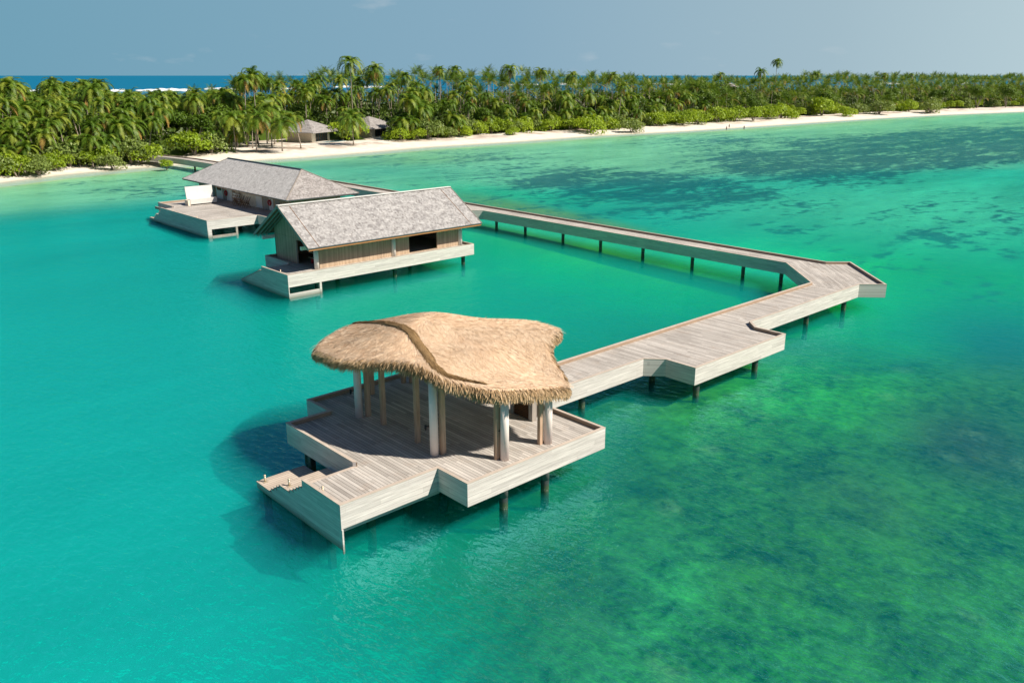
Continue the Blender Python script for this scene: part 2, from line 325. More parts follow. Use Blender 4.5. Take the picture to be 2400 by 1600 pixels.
def seabed_colors(P):
    """true colour of each stretch of lagoon bottom seen through its water (linear), plus masks"""
    x, y = pix_np(P); u, v = P[:, 0], P[:, 1]; s = v - shore(u)
    n1 = fbm(u*.06, v*.06); 
    L = lambda *c: np.array(s2l(c))
    C = np.tile(L(0, 172, 163), (len(P), 1))
    def put(m, col): 
        nonlocal C
        m = np.clip(m, 0, 1)[:, None]; C = C*(1-m) + L(*col)*m
    put(gauss(x, y, 1050, 700, 420, 190), (4, 176, 156))
    put(gauss(x, y, 1400, 640, 330, 70, 12)*.9, (18, 190, 140))
    put(gauss(x, y, 2250, 700, 560, 330, 0, 3), (14, 184, 156))
    put(gauss(x, y, 1900, 640, 300, 70, 10), (26, 212, 168))
    put(gauss(x, y, 2230, 490, 380, 80), (62, 212, 176))
    put(gauss(x, y, 1340, 575, 330, 38, 14)*.6, (60, 196, 154))
    # the green reef flat, lower right
    reef = np.clip(1/(1+np.exp(-((x-1330)*.008 + (y-1020)*.0030))) * 1/(1+np.exp(-(y-840-(x-1700)*.02)*.020)), 0, 1)
    put(reef, (10, 130, 94))
    put(gauss(x, y, 1900, 960, 330, 110)*.75, (10, 168, 112))
    put(gauss(x, y, 2130, 700, 260, 90, 20)*.45, (10, 170, 130))
    put(gauss(x, y, 2100, 820, 340, 50, 8)*.5, (14, 186, 134))
    put(gauss(x, y, 1520, 960, 190, 80, 5)*.6, (60, 150, 98))
    put(gauss(x, y, 1750, 860, 260, 40, -5)*.4, (50, 160, 104))
    put(gauss(x, y, 2270, 1110, 210, 100, 20)*.8, (8, 98, 66))
    put(gauss(x, y, 2330, 900, 160, 160)*.45, (6, 128, 92))
    put(gauss(x, y, 2020, 1250, 150, 90, 30)*.75, (20, 112, 66))
    put(gauss(x, y, 1800, 1440, 260, 130)*.5, (14, 120, 76))
    put(gauss(x, y, 1560, 1440, 90, 90)*.5, (40, 180, 118))
    put(gauss(x, y, 1300, 1440, 200, 200, -30)*.8, (8, 118, 92))
    put(gauss(x, y, 1220, 1240, 200, 110)*.6, (6, 146, 100))
    put(gauss(x, y, 960, 1400, 260, 210)*.5, (6, 140, 106))
    put(gauss(x, y, 1480, 1180, 90, 150, -20)*.55, (8, 118, 88))
    # shallows
    edge = np.interp(x, [0, 150, 400, 470, 800, 1200, 2400], [505, 490, 462, 455, 450, 440, 380]) + 10*(n1-.5)*2
    sh_m = 1/(1+np.exp((y-edge)*.14))
    put(sh_m, (122, 206, 170))
    put(np.clip((s+34)/34, 0, 1)**2*.8*(y < 520), (172, 210, 150))
    put(np.clip((s+9)/8, 0, 1)*(y < 520), (232, 214, 168))
    put(gauss(x, y, 900, 400, 330, 26, 2)*.55, (40, 175, 155))
    put(gauss(x, y, 1180, 455, 230, 22, 5)*.8, (32, 190, 150))
    put(gauss(x, y, 1000, 375, 200, 12, -3)*.35, (120, 175, 110))
    put(gauss(x, y, 2000, 480, 600, 60, 2)*.7, (66, 194, 164))
    put(gauss(x, y, 2230, 330, 400, 30, -4)*.35, (60, 175, 150))
    put(gauss(x, y, 1310, 512, 270, 20, 12, 3)*.85, (104, 164, 112))
    far = np.clip((s-160)/60, 0, 1); put(far, (70, 128, 158))
    deep = np.clip((np.hypot(u, v)-1260)/120, 0, 1); put(deep, (22, 132, 176))
    grass = 1.1*gauss(x, y, 1440, 430, 290, 34, 2, 3) + .75*gauss(x, y, 1620, 446, 210, 28, 4, 3) + 1.25*gauss(x, y, 2190, 352, 420, 50, -4, 4) + .8*gauss(x, y, 1850, 396, 260, 34, 7, 3) + .62*gauss(x, y, 1850, 542, 70, 14, 3) \
        + .55*gauss(x, y, 2210, 562, 150, 16, 12) + .62*gauss(x, y, 1700, 330, 230, 18) + .45*gauss(x, y, 560, 440, 500, 34) + .5*gauss(x, y, 1100, 370, 300, 24) + .5*gauss(x, y, 1600, 490, 500, 30) + .45*gauss(x, y, 2150, 640, 260, 40, 15) + .4*gauss(x, y, 2330, 520, 200, 60)
    grass = np.clip(grass, 0, .86)*(s < 0)
    coral = np.clip(reef*1.1, 0, 1)
    wt = np.clip((-s-6)/34, 0, 1)*np.clip((y-430)/60, 0, 1)      # how strongly the water above is tinted
    wt = np.where(s > 0, 1, wt)
    return C, grass, coral, wt
SIG, ALB, PH = .26, np.array([.008, .70, .635]), 1.7
def through_water(C, P):
    """bottom colour that, seen through the turbid water above it, gives the colour C"""
    d = np.maximum(-P[:, 2], .01); V = P-np.array([0, 0, CAM_H]); sd = np.clip(-V[:, 2]/np.linalg.norm(V, axis=1), .05, 1)
    T = np.exp(-SIG*d*(1/sd+1/SUN_DIR.z)); Sc = (1-T)*.36/(1+sd/SUN_DIR.z)*PH
    return np.clip((C/1.28-ALB[None]*Sc[:, None])/T[:, None], .003, .92)
def graded(a, b, pts):
    return np.unique(np.concatenate([np.arange(p0, p1, st) for p0, p1, st in pts] + [[b]]))
def sheet(name, U, Sx, kind, zfun, mats, colors=False, extra=None):
    UU, SS = np.meshgrid(U, Sx, indexing='ij'); P = np.stack([UU.ravel(), (shore(UU)+SS).ravel(), zfun(UU, SS).ravel()], 1)
    nu, ns = len(U), len(Sx); i, j = np.meshgrid(np.arange(nu-1), np.arange(ns-1), indexing='ij'); k = (i*ns+j).ravel()
    Fq = np.stack([k, k+ns, k+ns+1, k+1], 1)
    me = fast_mesh(name, P, Fq, mats, smooth=True)
    if colors:
        C, g, c, wt = seabed_colors(P); P[:, 2] *= 1-.78*c; me.vertices.foreach_set('co', P.astype(np.float32).ravel()); me.update()
        for nm, arr in (('grass', g), ('coral', c), ('tint', wt)):
            a = me.attributes.new(nm, 'FLOAT', 'POINT'); a.data.foreach_set('value', arr.astype(np.float32))
        C = through_water(C, P); a = me.attributes.new('bedcol', 'FLOAT_COLOR', 'POINT'); a.data.foreach_set('color', np.concatenate([C, np.ones((len(C), 1))], 1).astype(np.float32).ravel())
    return tag(link(name, me), kind='structure')

def mat_seabed():
    n = NT('seabed_sand_and_reef'); p = n.pos()
    at = lambda nm: n.n('ShaderNodeAttribute', attribute_name=nm)
    bc = at('bedcol').outputs['Color']; g = at('grass').outputs['Fac']; co = at('coral').outputs['Fac']
    g1 = n.noise(n.mapv(p, (.42, 1.5, 1), rot=(0, 0, radians(42.75))), .12, 7, .70, .7); g2 = n.noise(p, .5, 5, .65)
    gm = n.math('ADD', g, n.math('ADD', n.math('MULTIPLY', n.math('SUBTRACT', g1, .5), 2.9), n.math('MULTIPLY', n.math('SUBTRACT', g2, .5), 2.6)))
    gm = n.mr(gm, .42, .74); gm = n.math('MULTIPLY', gm, n.mr(g, .02, .22))
    c = n.mix(n.math('MULTIPLY', gm, .90), bc, n.mix(1., bc, (.13, .075, .19), 'MULTIPLY'))
    # soft sand mottling everywhere
    sm = n.noise(n.mapv(p, (.35, 1.4, 1), rot=(0, 0, radians(42.75))), .06, 6, .66, .5); f = n.mr(sm, .3, .7, .70, 1.28, False); c = n.mix(1., c, n.comb(f, f, f), 'MULTIPLY')
    sm2 = n.noise(n.mapv(p, (.5, 1.2, 1), rot=(0, 0, radians(42.75))), .35, 6, .7, .4); f2 = n.mr(sm2, .3, .7, .86, 1.14, False); c = n.mix(1., c, n.comb(f2, f2, f2), 'MULTIPLY')
    # reef: fine mottling of rock, rubble and algae, with scattered pale heads and dark hollows
    k1 = n.noise(p, .62, 7, .70, .6); k2 = n.noise(p, .17, 4, .6, .5); k3 = n.noise(p, 1.9, 5, .7)
    mt = n.math('ADD', n.math('MULTIPLY', n.mr(k1, .30, .70), .6), n.math('ADD', n.math('MULTIPLY', n.mr(k2, .32, .68), .35), n.math('MULTIPLY', n.mr(k3, .3, .7), .38)))
    reefc = n.mix(n.mr(mt, .34, .98), n.mix(1., c, (.20, .22, .20), 'MULTIPLY'), n.mix(1., n.mix(.035, c, (.8, .8, .4)), (1.75, 2.35, 2.0), 'MULTIPLY'))
    c = n.mix(n.math('MULTIPLY', co, .78), c, reefc)
    v = n.n('ShaderNodeTexVoronoi'); v.inputs['Scale'].default_value = .33; n.L(n.mapv(n.comb(n.math('ADD', n.sep(p)[0], n.math('MULTIPLY', k1, 2.5)), n.math('ADD', n.sep(p)[1], n.math('MULTIPLY', k2, 3.)), 0.), rot=(0, 0, .4)), v.inputs['Vector']); vd = v.outputs['Distance']
    hd = n.math('MULTIPLY', n.mr(vd, .34, .16), n.math('GREATER_THAN', n.sep(v.outputs['Color'])[0], .62)); hd = n.math('MULTIPLY', hd, n.mr(k3, .35, .6))
    c = n.mix(n.math('MULTIPLY', n.math('MULTIPLY', hd, co), .16), c, (.34, .62, .36))
    return n.pbr(c, 1., None, 0., Subsurface_Weight=0.)
M['bed'] = mat_seabed()
def mat_sand():
    n = NT('beach_sand'); p = n.pos(); x, y, z = n.sep(p); g = n.noise(p, .5, 6, .6); g2 = n.noise(p, .12, 4, .6)
    c = n.mix(n.mr(g, .3, .7), (.66,.59,.50), (.80,.75,.67)); c = n.mix(n.mr(z, .02, .22, .55, 0), c, (.52,.47,.33))
    c = n.mix(n.math('MULTIPLY', n.mr(n.math('ADD', g2, n.math('MULTIPLY', g, .4)), .66, .80), n.mr(z, .6, 1.0, 0, .75)), c, (.30,.21,.15))
    return n.pbr(c, .95, n.bump(g, .6, .15), .1)
M['sand'] = mat_sand()
U_FINE = graded(-400, 1600, [(-400, -20, 20), (-20, 260, 2.2), (260, 700, 5), (700, 1601, 40)])
S_SEA = graded(-900, -6, [(-700, -220, 16), (-220, -6, 2.2)])
sheet('seabed', U_FINE, S_SEA, 'structure', lambda U, Sx: land_z(U, Sx), [M['bed']], True)
S_LAND = graded(-6, 150, [(-6, 30, 1.0), (30, 150, 8)])
def beach_z(U, Sx): 
    z = land_z(U, Sx); return np.where(Sx > 120, z*(1-(Sx-120)/12.), z)
UB = graded(-400, 1600, [(-400, -20, 20), (-20, 260, 1.6), (260, 700, 3.), (700, 1601, 40)])
sheet('beach', UB, S_LAND, 'structure', beach_z, [M['sand']])
# the outer lagoon and open ocean floor colour, far behind the island
def ocean_bed():
    A = np.concatenate([np.arange(-30, 131, 4.)]) ; Rr = np.array([0, 60, 120, 200, 320, 500, 750, 900, 1000, 1050, 1100, 1160, 1230, 1300, 1400, 1700, 2500, 5000, 12000, 70000.])
    return A, Rr
def mat_water():
    n = NT('lagoon_water'); p = n.pos(); x, y, z = n.sep(p)
    t = n.n('ShaderNodeAttribute', attribute_name='tint').outputs['Fac']
    # wind ripples over a longer chop, running with the breeze
    pr = n.mapv(p, (1.0, .55, 1), rot=(0, 0, radians(-25)))
    r1 = n.noise(pr, 2.4, 3, .6, .3); r2 = n.noise(n.mapv(p, (1, .45, 1), rot=(0, 0, radians(12))), .55, 3, .55, .4); r3 = n.noise(n.mapv(p, (1, .5, 1), rot=(0, 0, radians(-50))), .12, 2, .5)
    cam_d = n.n('ShaderNodeCameraData').outputs['View Distance'] if False else None
    h = n.math('ADD', n.math('MULTIPLY', r1, .14), n.math('ADD', n.math('MULTIPLY', r2, .16), n.math('MULTIPLY', r3, .22)))
    nm = n.bump(h, 1., 1.)
    tr = n.n('ShaderNodeBsdfTransparent'); tr.inputs[0].default_value = (1, 1, 1, 1)
    df = n.n('ShaderNodeBsdfDiffuse'); col = n.n('ShaderNodeAttribute', attribute_name='body').outputs['Color']; n.L(col, df.inputs[0]); n.L(n.bump(h, .9, 1.), df.inputs['Normal'])
    m1 = n.n('ShaderNodeMixShader'); n.val(n.n('ShaderNodeAttribute', attribute_name='milk').outputs['Fac'], m1.inputs[0]); n.L(tr.outputs[0], m1.inputs[1]); n.L(df.outputs[0], m1.inputs[2])
    fr = n.n('ShaderNodeFresnel'); fr.inputs[0].default_value = 1.27; n.L(nm, fr.inputs['Normal'])
    gl = n.n('ShaderNodeBsdfGlossy'); gl.inputs['Roughness'].default_value = .06; gl.inputs[0].default_value = (.20, .62, .74, 1); n.L(nm, gl.inputs['Normal'])
    m2 = n.n('ShaderNodeMixShader'); n.L(n.math('MINIMUM', n.math('MULTIPLY', fr.outputs[0], 1.05), .34), m2.inputs[0]); n.L(m1.outputs[0], m2.inputs[1]); n.L(gl.outputs[0], m2.inputs[2]); n.L(m2.outputs[0], n.o.inputs[0])
    return n.m
M['water'] = mat_water()
def make_water():
    A = np.radians(np.concatenate([np.arange(-60, -2, 8), np.arange(0, 96, 2.), np.arange(104, 200, 12)]))
    Rr = np.concatenate([[-60], np.arange(1, 60, 3.), np.arange(60, 300, 5.), np.arange(300, 900, 25), np.arange(900, 1500, 20), [1600, 2000, 3000, 6000, 15000, 70000]])
    # a regular fan about a point well behind the viewer keeps cells small where the lagoon is near
    cx, cy = -30*cos(AZ), -30*sin(AZ); Rr = Rr[1:]
    AA, RR = np.meshgrid(A, Rr, indexing='ij'); P = np.stack([(cx+RR*np.cos(AA)).ravel(), (cy+RR*np.sin(AA)).ravel(), np.zeros(AA.size)], 1)
    nu, ns = len(A), len(Rr); i, j = np.meshgrid(np.arange(nu-1), np.arange(ns-1), indexing='ij'); k = (i*ns+j).ravel()
    me = fast_mesh('water', P, np.stack([k, k+1, k+ns+1, k+ns], 1)[:, ::-1], [M['water']], smooth=True)
    C, g, c, wt = seabed_colors(P); s = P[:, 1]-shore(P[:, 0])
    far = np.clip((s-150)/40, 0, 1); milk = far
    wt2 = wt
    body = np.clip(C/1.6, 0, 1)
    me.attributes.new('tint', 'FLOAT', 'POINT').data.foreach_set('value', wt2.astype(np.float32))
    me.attributes.new('milk', 'FLOAT', 'POINT').data.foreach_set('value', milk.astype(np.float32))
    me.attributes.new('body', 'FLOAT_COLOR', 'POINT').data.foreach_set('color', np.concatenate([body, np.ones((len(body), 1))], 1).astype(np.float32).ravel())
    tag(link('water', me), kind='structure')
make_water()
# the turbid water body itself: even scattering and absorption between surface and bottom
n = NT('turbid_water'); vp = n.n('ShaderNodeVolumePrincipled'); vp.inputs['Color'].default_value = (*ALB, 1); vp.inputs['Density'].default_value = SIG; vp.inputs['Anisotropy'].default_value = -.22; vp.inputs['Absorption Color'].default_value = (0, 0, 0, 1)
n.L(vp.outputs[0], n.o.inputs['Volume'])
m = MB(); m.box((-380, -650, -7), (900, 212, -.02)); tag(m.build('water_body', n.m), kind='structure')


# ------------------------------------------------------------------ timber platforms
ZT, ZD, ZB = 2.27, 2.02, 1.06
def inset(poly, d):
    n = len(poly); res = []
    for i in range(n):
        p0, p1, p2 = Vector(poly[i-1]), Vector(poly[i]), Vector(poly[(i+1) % n])
        a = (p1-p0).normalized(); b = (p2-p1).normalized(); na = Vector((-a.y, a.x)); nb = Vector((-b.y, b.x))
        k = (na+nb); k = k/max(k.dot(na), .2) if k.length > 1e-6 else na
        res.append(tuple(p1+k*d))
    return res
def platform(root, poly, flags, deck, zb=ZB, deckname='deck'):
    """poly counter-clockwise; flags per edge: f = fascia board and raised coaming, o = fascia only up to the deck, n = nothing"""
    n = len(poly); q = inset(poly, .11); qc = inset(poly, .165); po = inset(poly, -.012)
    mb = MB(); mb.prism(inset(poly, .10), ZD-.12, ZD); mb.build(deckname, deck, root)
    fa, ca, inn = MB(), MB(), MB()
    qi = inset(poly, .155)
    for i in range(n):
        j = (i+1) % n; fl = flags[i]
        if fl == 'n': continue
        top = ZT-.035 if fl == 'f' else ZD-.03
        fa.hexa([(*poly[i], zb), (*poly[j], zb), (*q[j], zb), (*q[i], zb), (*poly[i], top), (*poly[j], top), (*q[j], top), (*q[i], top)])
        if fl == 'f':
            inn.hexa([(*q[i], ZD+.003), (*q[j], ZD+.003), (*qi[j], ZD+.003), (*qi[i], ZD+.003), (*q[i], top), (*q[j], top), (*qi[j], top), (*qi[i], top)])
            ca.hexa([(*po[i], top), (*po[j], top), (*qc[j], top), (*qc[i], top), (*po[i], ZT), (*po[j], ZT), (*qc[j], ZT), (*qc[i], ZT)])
        else:
            ca.hexa([(*po[i], top), (*po[j], top), (*qc[j], top), (*qc[i], top), (*po[i], ZD+.012), (*po[j], ZD+.012), (*qc[j], ZD+.012), (*qc[i], ZD+.012)])
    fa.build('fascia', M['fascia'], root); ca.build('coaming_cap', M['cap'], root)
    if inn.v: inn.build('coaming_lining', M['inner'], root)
def pile(root, x, y, r=.21, top=1.72, sleeve=True):
    m = MB(); m.tube([(x, y, -3.4), (x, y, .55), (x, y, .62), (x, y, top)], [r, r, r*.96, r*.96], 20, 0)
    o = m.build('pile', [M['pile']], root, True)
    if sleeve:
        m2 = MB(); m2.tube([(x, y, .62), (x, y, top)], r*1.05, 20); m2.build('pile_sleeve', M['sleeve'], o, True).matrix_parent_inverse = o.matrix_world.inverted()
    return o
def under_beams(root, items, mat='greypost'):
    for a, b, wx, wz in items:
        m = MB(); m.bar(a, b, wx, wz); m.build('cross_beam', M[mat], root)
def stair(root, u0, u1, prof, thick=.09, zbot=.04, vend=None, vstart=None, name='stair'):
    """steps going down towards +v between u0 and u1; prof = tread list (v_start, v_end, z)"""
    tr = MB()
    for v0, v1, z in prof: tr.box((u0-.01, v0, z-.06), (u1, v1+.02, z))
    tr.build('treads', M['tread'], root)
    # stringer on the seen flank follows the treads
    st = MB(); v_first = vstart; last = prof[-1][1]
    lo = zbot
    for v0, v1, z in prof: st.box((u0+.004, v0 if v0 > prof[0][0] else v_first, lo), (u0+.06, v1, z-.004))
    for v0, v1, z in prof: st.box((u1, v0, lo), (u1+.06, v1, z-.004))
    st.box((u0+.02, last-.06, lo), (u1, last-.004, prof[-1][2]-.075))
    st.build('stringer', M['fascia'], root)

# --- pavilion platform
pav = empty('pavilion_platform', (26, 34, 0), 'grey timber deck platform under the thatched pavilion, stepped landing on its left corner', 'deck platform')
PAV = [(16.7,29.05),(22.05,29.05),(22.05,26.85),(31.55,26.85),(31.55,32.65),(31.55,36.05),(31.55,41.2),(22.0,41.2),(22.0,38.9),(19.45,38.9),(19.45,32.35),(16.7,32.35)]
platform(pav, PAV, 'ffffnffffffo'[:12].replace('x', 'f')[:10] + 'of', M['deck'])
# deep end board dropping into the water at the landing corner
fin = MB(); fin.box((16.704, 29.054, .03), (16.78, 32.35, 1.057)); fin.box((16.69, 28.99, -.12), (16.77, 29.05, 1.056)); fin.build('end_board', M['fascia'], pav)
lb = MB(); lb.box((16.8, 29.40, .70), (22.4, 29.52, 1.056)); lb.build('lower_beam', M['fascia'], pav)
prof = [(32.37, 32.66, 1.85), (32.66, 32.95, 1.68), (32.95, 33.26, 1.50), (33.26, 33.6, 1.32), (33.6, 34.66, 1.15), (34.66, 34.96, .98), (34.96, 35.26, .80), (35.26, 35.57, .62), (35.57, 37.13, .40)]
stair(pav, 16.7, 19.35, prof, zbot=.04, vstart=32.36)
for x, y in [(24.54,27.15),(27.31,27.1),(19.2,30.6),(21.3,30.6),(24.2,31.5),(28.5,31.5),(20.2,34.2),(20.2,38.1),(24.2,36.),(28.5,36.),(23.,40.4),(27.,40.4),(30.9,40.2),(30.9,34.)]: pile(pav, x, y)
for x, y, zt in [(17.0, 36.9, .3), (17.0, 33., 1.), (17.1, 30.9, .9), (19.0, 36.0, .32), (18.9, 33.7, 1.05), (19.55, 36.7, 1.5)]:
    sp_ = MB(); sp_.box((x, y, -3.2), (x+.3, y+.3, zt)); sp_.build('square_pile', M['pile'], pav)
under_beams(pav, [((19.9,v,1.6),(31.2,v,1.6),.2,.35) for v in (31.5,34.5,37.5)] + [((22.3,v,1.6),(31.2,v,1.6),.2,.35) for v in (28.2,40.)] + [((17.,30.6,1.6),(22.,30.6,1.6),.2,.35)])

# --- the walkway
jet = empty('boardwalk', (56, 34, 0), 'long grey timber boardwalk turning a corner over the lagoon between pavilion and island', 'boardwalk')
JT = [(31.55,32.65),(41.95,32.65),(42.95,31.6),(42.95,29.25),(53.9,29.25),(53.9,31.65),(54.9,32.7),(72.4,32.7),(74.1,31.0),(80.95,37.75),(79.25,39.45),(79.25,180.),(78.9,190),(77.9,198),(75.9,207),(72.8,206),(74.7,197),(75.6,190),(75.9,181),(75.9,96.),(60.5,96.),(60.5,90.4),(73.4,90.4),(75.9,87.9),(75.9,41.95),(69.95,36.05),(31.55,36.05)]
platform(jet, JT, 'f'*14 + 'n' + 'f'*5 + 'n' + 'f'*5 + 'n', M['deck'])
for u in (36.92, 58.0, 64.83, 71.44): pile(jet, u, 33.45)
for u, v in ((44.1,33.5),(44.06,29.85),(51.1,29.85)): pile(jet, u, v)
for v in (42.5,46.9,53.3,60.2,66.7,73.0,79.9,85.6,92.6,99.6,106.6,113.6,120.6,128,136,144,152,160,168,176,184.8): pile(jet, 76.25, v, .19)
for u, v in ((66, 93.2), (71, 93.2)): pile(jet, u, v)
under_beams(jet, [((76.0,v,1.65),(79.1,v,1.65),.2,.3) for v in (42.5,46.9,53.3,60.2,66.7,73.0,79.9,85.6,92.6,99.6,113.6,128,144,160,176)] + [((u,32.8,1.65),(u,35.9,1.65),.2,.3) for u in (36.9,44.1,51,58,64.8,71)] + [((u,29.4,1.65),(u,32.8,1.65),.2,.3) for u in (44.1,51.1)])
ED = MB()  # diagonal boards of the look-out corner, laid 5 mm proud
ED.prism([(72.55,32.9),(74.1,31.25),(80.72,37.75),(79.05,39.4),(79.05,42.2),(76.05,42.0),(69.9,35.9),(70.1,32.95)], ZD+.001, ZD+.006); ED.build('corner_boards', M['deck45'], jet)

# ------------------------------------------------------------------ thatched pavilion
pv = empty('thatched_pavilion', (26, 34, ZD), 'open pavilion with a wavy golden thatch roof on pale columns and timber posts', 'pavilion')
EDGE = [(22.1,39.7,5.2),(21.8,38.2,5.42),(21.5,36.2,5.68),(21.8,34.2,6.05),(22.35,32.4,6.35),(22.65,30.9,6.38),(22.95,29.7,6.05),(23.6,28.9,5.78),(24.1,28.1,5.64),(24.8,27.55,5.54),(26.1,27.15,5.36),(27.6,27.1,5.06),(28.6,27.3,4.82),(28.95,27.4,4.78),(29.1,27.75,4.84),
        (29.6,28.3,5.0),(30.1,29.5,5.3),(30.65,30.4,5.75),(31.4,30.95,6.0),(32.0,31.15,6.05),(32.4,31.4,6.05),(32.6,31.9,6.05),(32.8,34.0,5.95),(32.2,36.2,5.7),(31.0,38.6,5.4),(29.3,40.4,5.3),(27.4,41.2,5.45),(25.8,41.3,5.62),(24.3,40.95,5.6),(23.1,40.6,5.35)]
def catmull(P, per=10, closed=True):
    P = np.array(P, float); n = len(P); res = []
    for i in range(n if closed else n-1):
        p0, p1, p2, p3 = [P[(i+k) % n] if closed else P[min(max(i+k, 0), n-1)] for k in (-1, 0, 1, 2)]
        for t in np.linspace(0, 1, per, endpoint=False):
            res.append(.5*((2*p1)+(-p0+p2)*t+(2*p0-5*p1+4*p2-p3)*t*t+(-p0+3*p1-3*p2+p3)*t**3))
    if not closed: res.append(P[-1])
    return np.array(res)
EC = catmull(EDGE, 10)
TH = .38
EDGE = [(a, b, c+.06) for a, b, c in EDGE]; EC = catmull(EDGE, 10)
ctrl = [(x, y, z+TH) for x, y, z in EDGE] + [(23.0,30.3,6.95),(23.8,32,7.12),(24.6,34.4,7.5),(25.1,36.6,7.38),(25.5,38.6,7.0),
        (26.2,35.6,7.72),(27.7,34.6,7.42),(29.9,34.3,7.1),(31.4,33.3,6.75),(29,38,6.8),(31,36,6.5),(25.2,30.6,6.55),(27,31,6.65),(28.8,31,6.35),(27.2,29,5.85),(25.6,29.1,6.0),(28.6,29.2,5.6),(22.9,37.2,6.45),(23,35,6.8),(23.6,38.6,6.3),(26.0,33,7.05),(29.,32.6,6.85)]
ctrl = np.array(ctrl); ctrl[len(EDGE):, 2] -= np.where(ctrl[len(EDGE):, 2] > 6.9, .27, .06)
def tps_fit(P, lam=.02):
    X = P[:, :2]; n = len(X); D = np.linalg.norm(X[:, None]-X[None], axis=2); K = np.where(D > 0, D**2*np.log(D+1e-9), 0)+lam*np.eye(n)
    A = np.zeros((n+3, n+3)); A[:n, :n] = K; A[:n, n] = 1; A[:n, n+1:] = X; A[n, :n] = 1; A[n+1:, :n] = X.T
    return X, np.linalg.solve(A, np.concatenate([P[:, 2], [0, 0, 0]]))
TX, TW = tps_fit(ctrl)
def tps(Q):
    D = np.linalg.norm(Q[:, None]-TX[None], axis=2); return np.where(D > 0, D**2*np.log(D+1e-9), 0) @ TW[:-3] + TW[-3] + Q @ TW[-2:]
cen = np.array([26.9, 34.2]); NR = 34; NE = len(EC)
def thatch_mesh():
    V = []; rad = np.linspace(0, 1, NR)**.85
    ring = []
    for r in rad[1:]:
        q = cen+(EC[:, :2]-cen)*r; z = tps(q) + .05*(fbm(q[:, 0]*1.6, q[:, 1]*1.6)-.5) + .05*(fbm(q[:, 0]*5, q[:, 1]*5, 2)-.5)
        if r > .999: z = EC[:, 2]+TH-.02
        ring.append(np.c_[q, z])
    # rounded lip, then the underside
    dirs = (EC[:, :2]-cen); dirs /= np.linalg.norm(dirs, axis=1)[:, None]
    for off, dz in ((.09, TH*.80), (.12, TH*.5), (.07, TH*.2), (-.05, .0), (-.45, .10)):
        ring.append(np.c_[EC[:, :2]+dirs*off, EC[:, 2]+dz])
    for r in (.8, .5, .2):
        q = cen+(EC[:, :2]-cen)*r; ring.append(np.c_[q, tps(q)-.45])
    V = np.concatenate([[np.r_[cen, tps(cen[None])]]] + ring); nr = len(ring); F = []
    for i in range(nr-1):
        a = 1+i*NE; k = np.arange(NE); F.append(np.stack([a+k, a+(k+1) % NE, a+NE+(k+1) % NE, a+NE+k], 1)[:, ::-1])
    F = np.concatenate(F); me = fast_mesh('thatch_roof', V, F, [M['hatch1']], smooth=True)
    return me
roof = link('thatch_roof', thatch_mesh(), pv)
# centre cap of the polar grid
m = MB(); q = cen+(EC[:, :2]-cen)*((1/(NR-1))**.85); zz = tps(q); pts = [(*a, b+.003) for a, b in zip(q, zz)]
m.add([(cen[0], cen[1], float(tps(cen[None])[0])+.003)]+pts, [(0, 1+i, 1+(i+1) % NE) for i in range(NE)]); cc = m.build('thatch_crown', M['hatch1'], pv, True)
def blades(P, D, Lh, W, up, seed=1):
    """thin bent straws: start P, direction D, width along cross(D, up)"""
    r = np.random.default_rng(seed); n = len(P); D = D/np.linalg.norm(D, axis=1)[:, None]; side = np.cross(D, up); side /= np.linalg.norm(side, axis=1)[:, None]+1e-9
    a = r.uniform(-.5, .5, n)[:, None]; side = side+np.cross(D, side)*a
    m1 = P+D*Lh[:, None]*.55; e1 = P+D*Lh[:, None]; e1[:, 2] -= Lh*.16; w = side*W[:, None]/2
    V = np.stack([P-w, P+w, m1+w, m1-w, e1+w*.35, e1-w*.35], 1).reshape(-1, 3); k = np.arange(n)*6
    return V, np.concatenate([np.stack([k, k+1, k+2, k+3], 1), np.stack([k+3, k+2, k+4, k+5], 1)])
def grad(q, e=.15):
    gx = (tps(q+[e, 0])-tps(q-[e, 0]))/(2*e); gy = (tps(q+[0, e])-tps(q-[0, e]))/(2*e); return gx, gy
r = np.random.default_rng(5); n = 32000
ang = r.integers(0, NE, n); rr = np.sqrt(r.uniform(0, 1, n))*.985; q = cen+(EC[ang, :2]-cen)*rr[:, None] + r.normal(0, .06, (n, 2))
gx, gy = grad(q); dn = np.c_[-gx, -gy]; dn /= np.linalg.norm(dn, axis=1)[:, None]+1e-6; dn += (EC[ang, :2]-cen)/8*.5; dn /= np.linalg.norm(dn, axis=1)[:, None]; dn += r.normal(0, .28, (n, 2)); dz = gx*dn[:, 0]+gy*dn[:, 1]
D = np.c_[dn, dz+r.uniform(.0, .05, n)]; P = np.c_[q, tps(q)+.012]
V, Fq = blades(P, D, r.uniform(.25, .7, n), r.uniform(.010, .022, n), np.array([0, 0, 1.]), 2)
s_ = link('surface_straw', fast_mesh('surface_straw', V, Fq, [M['straw']]), roof); s_.matrix_parent_inverse = roof.matrix_world.inverted() if False else s_.matrix_parent_inverse
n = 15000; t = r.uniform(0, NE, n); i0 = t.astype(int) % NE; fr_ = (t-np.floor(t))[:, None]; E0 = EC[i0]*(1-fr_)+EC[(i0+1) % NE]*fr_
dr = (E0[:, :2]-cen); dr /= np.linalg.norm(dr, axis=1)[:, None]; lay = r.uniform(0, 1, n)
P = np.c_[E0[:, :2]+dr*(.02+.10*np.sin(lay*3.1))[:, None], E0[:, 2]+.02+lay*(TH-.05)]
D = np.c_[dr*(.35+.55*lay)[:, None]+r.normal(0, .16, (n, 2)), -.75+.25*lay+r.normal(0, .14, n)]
V, Fq = blades(P, D, r.uniform(.22, .46, n)*(1-.35*lay), r.uniform(.02, .045, n), np.array([0, 0, 1.]) if False else np.array([.3, .9, .2]), 3)
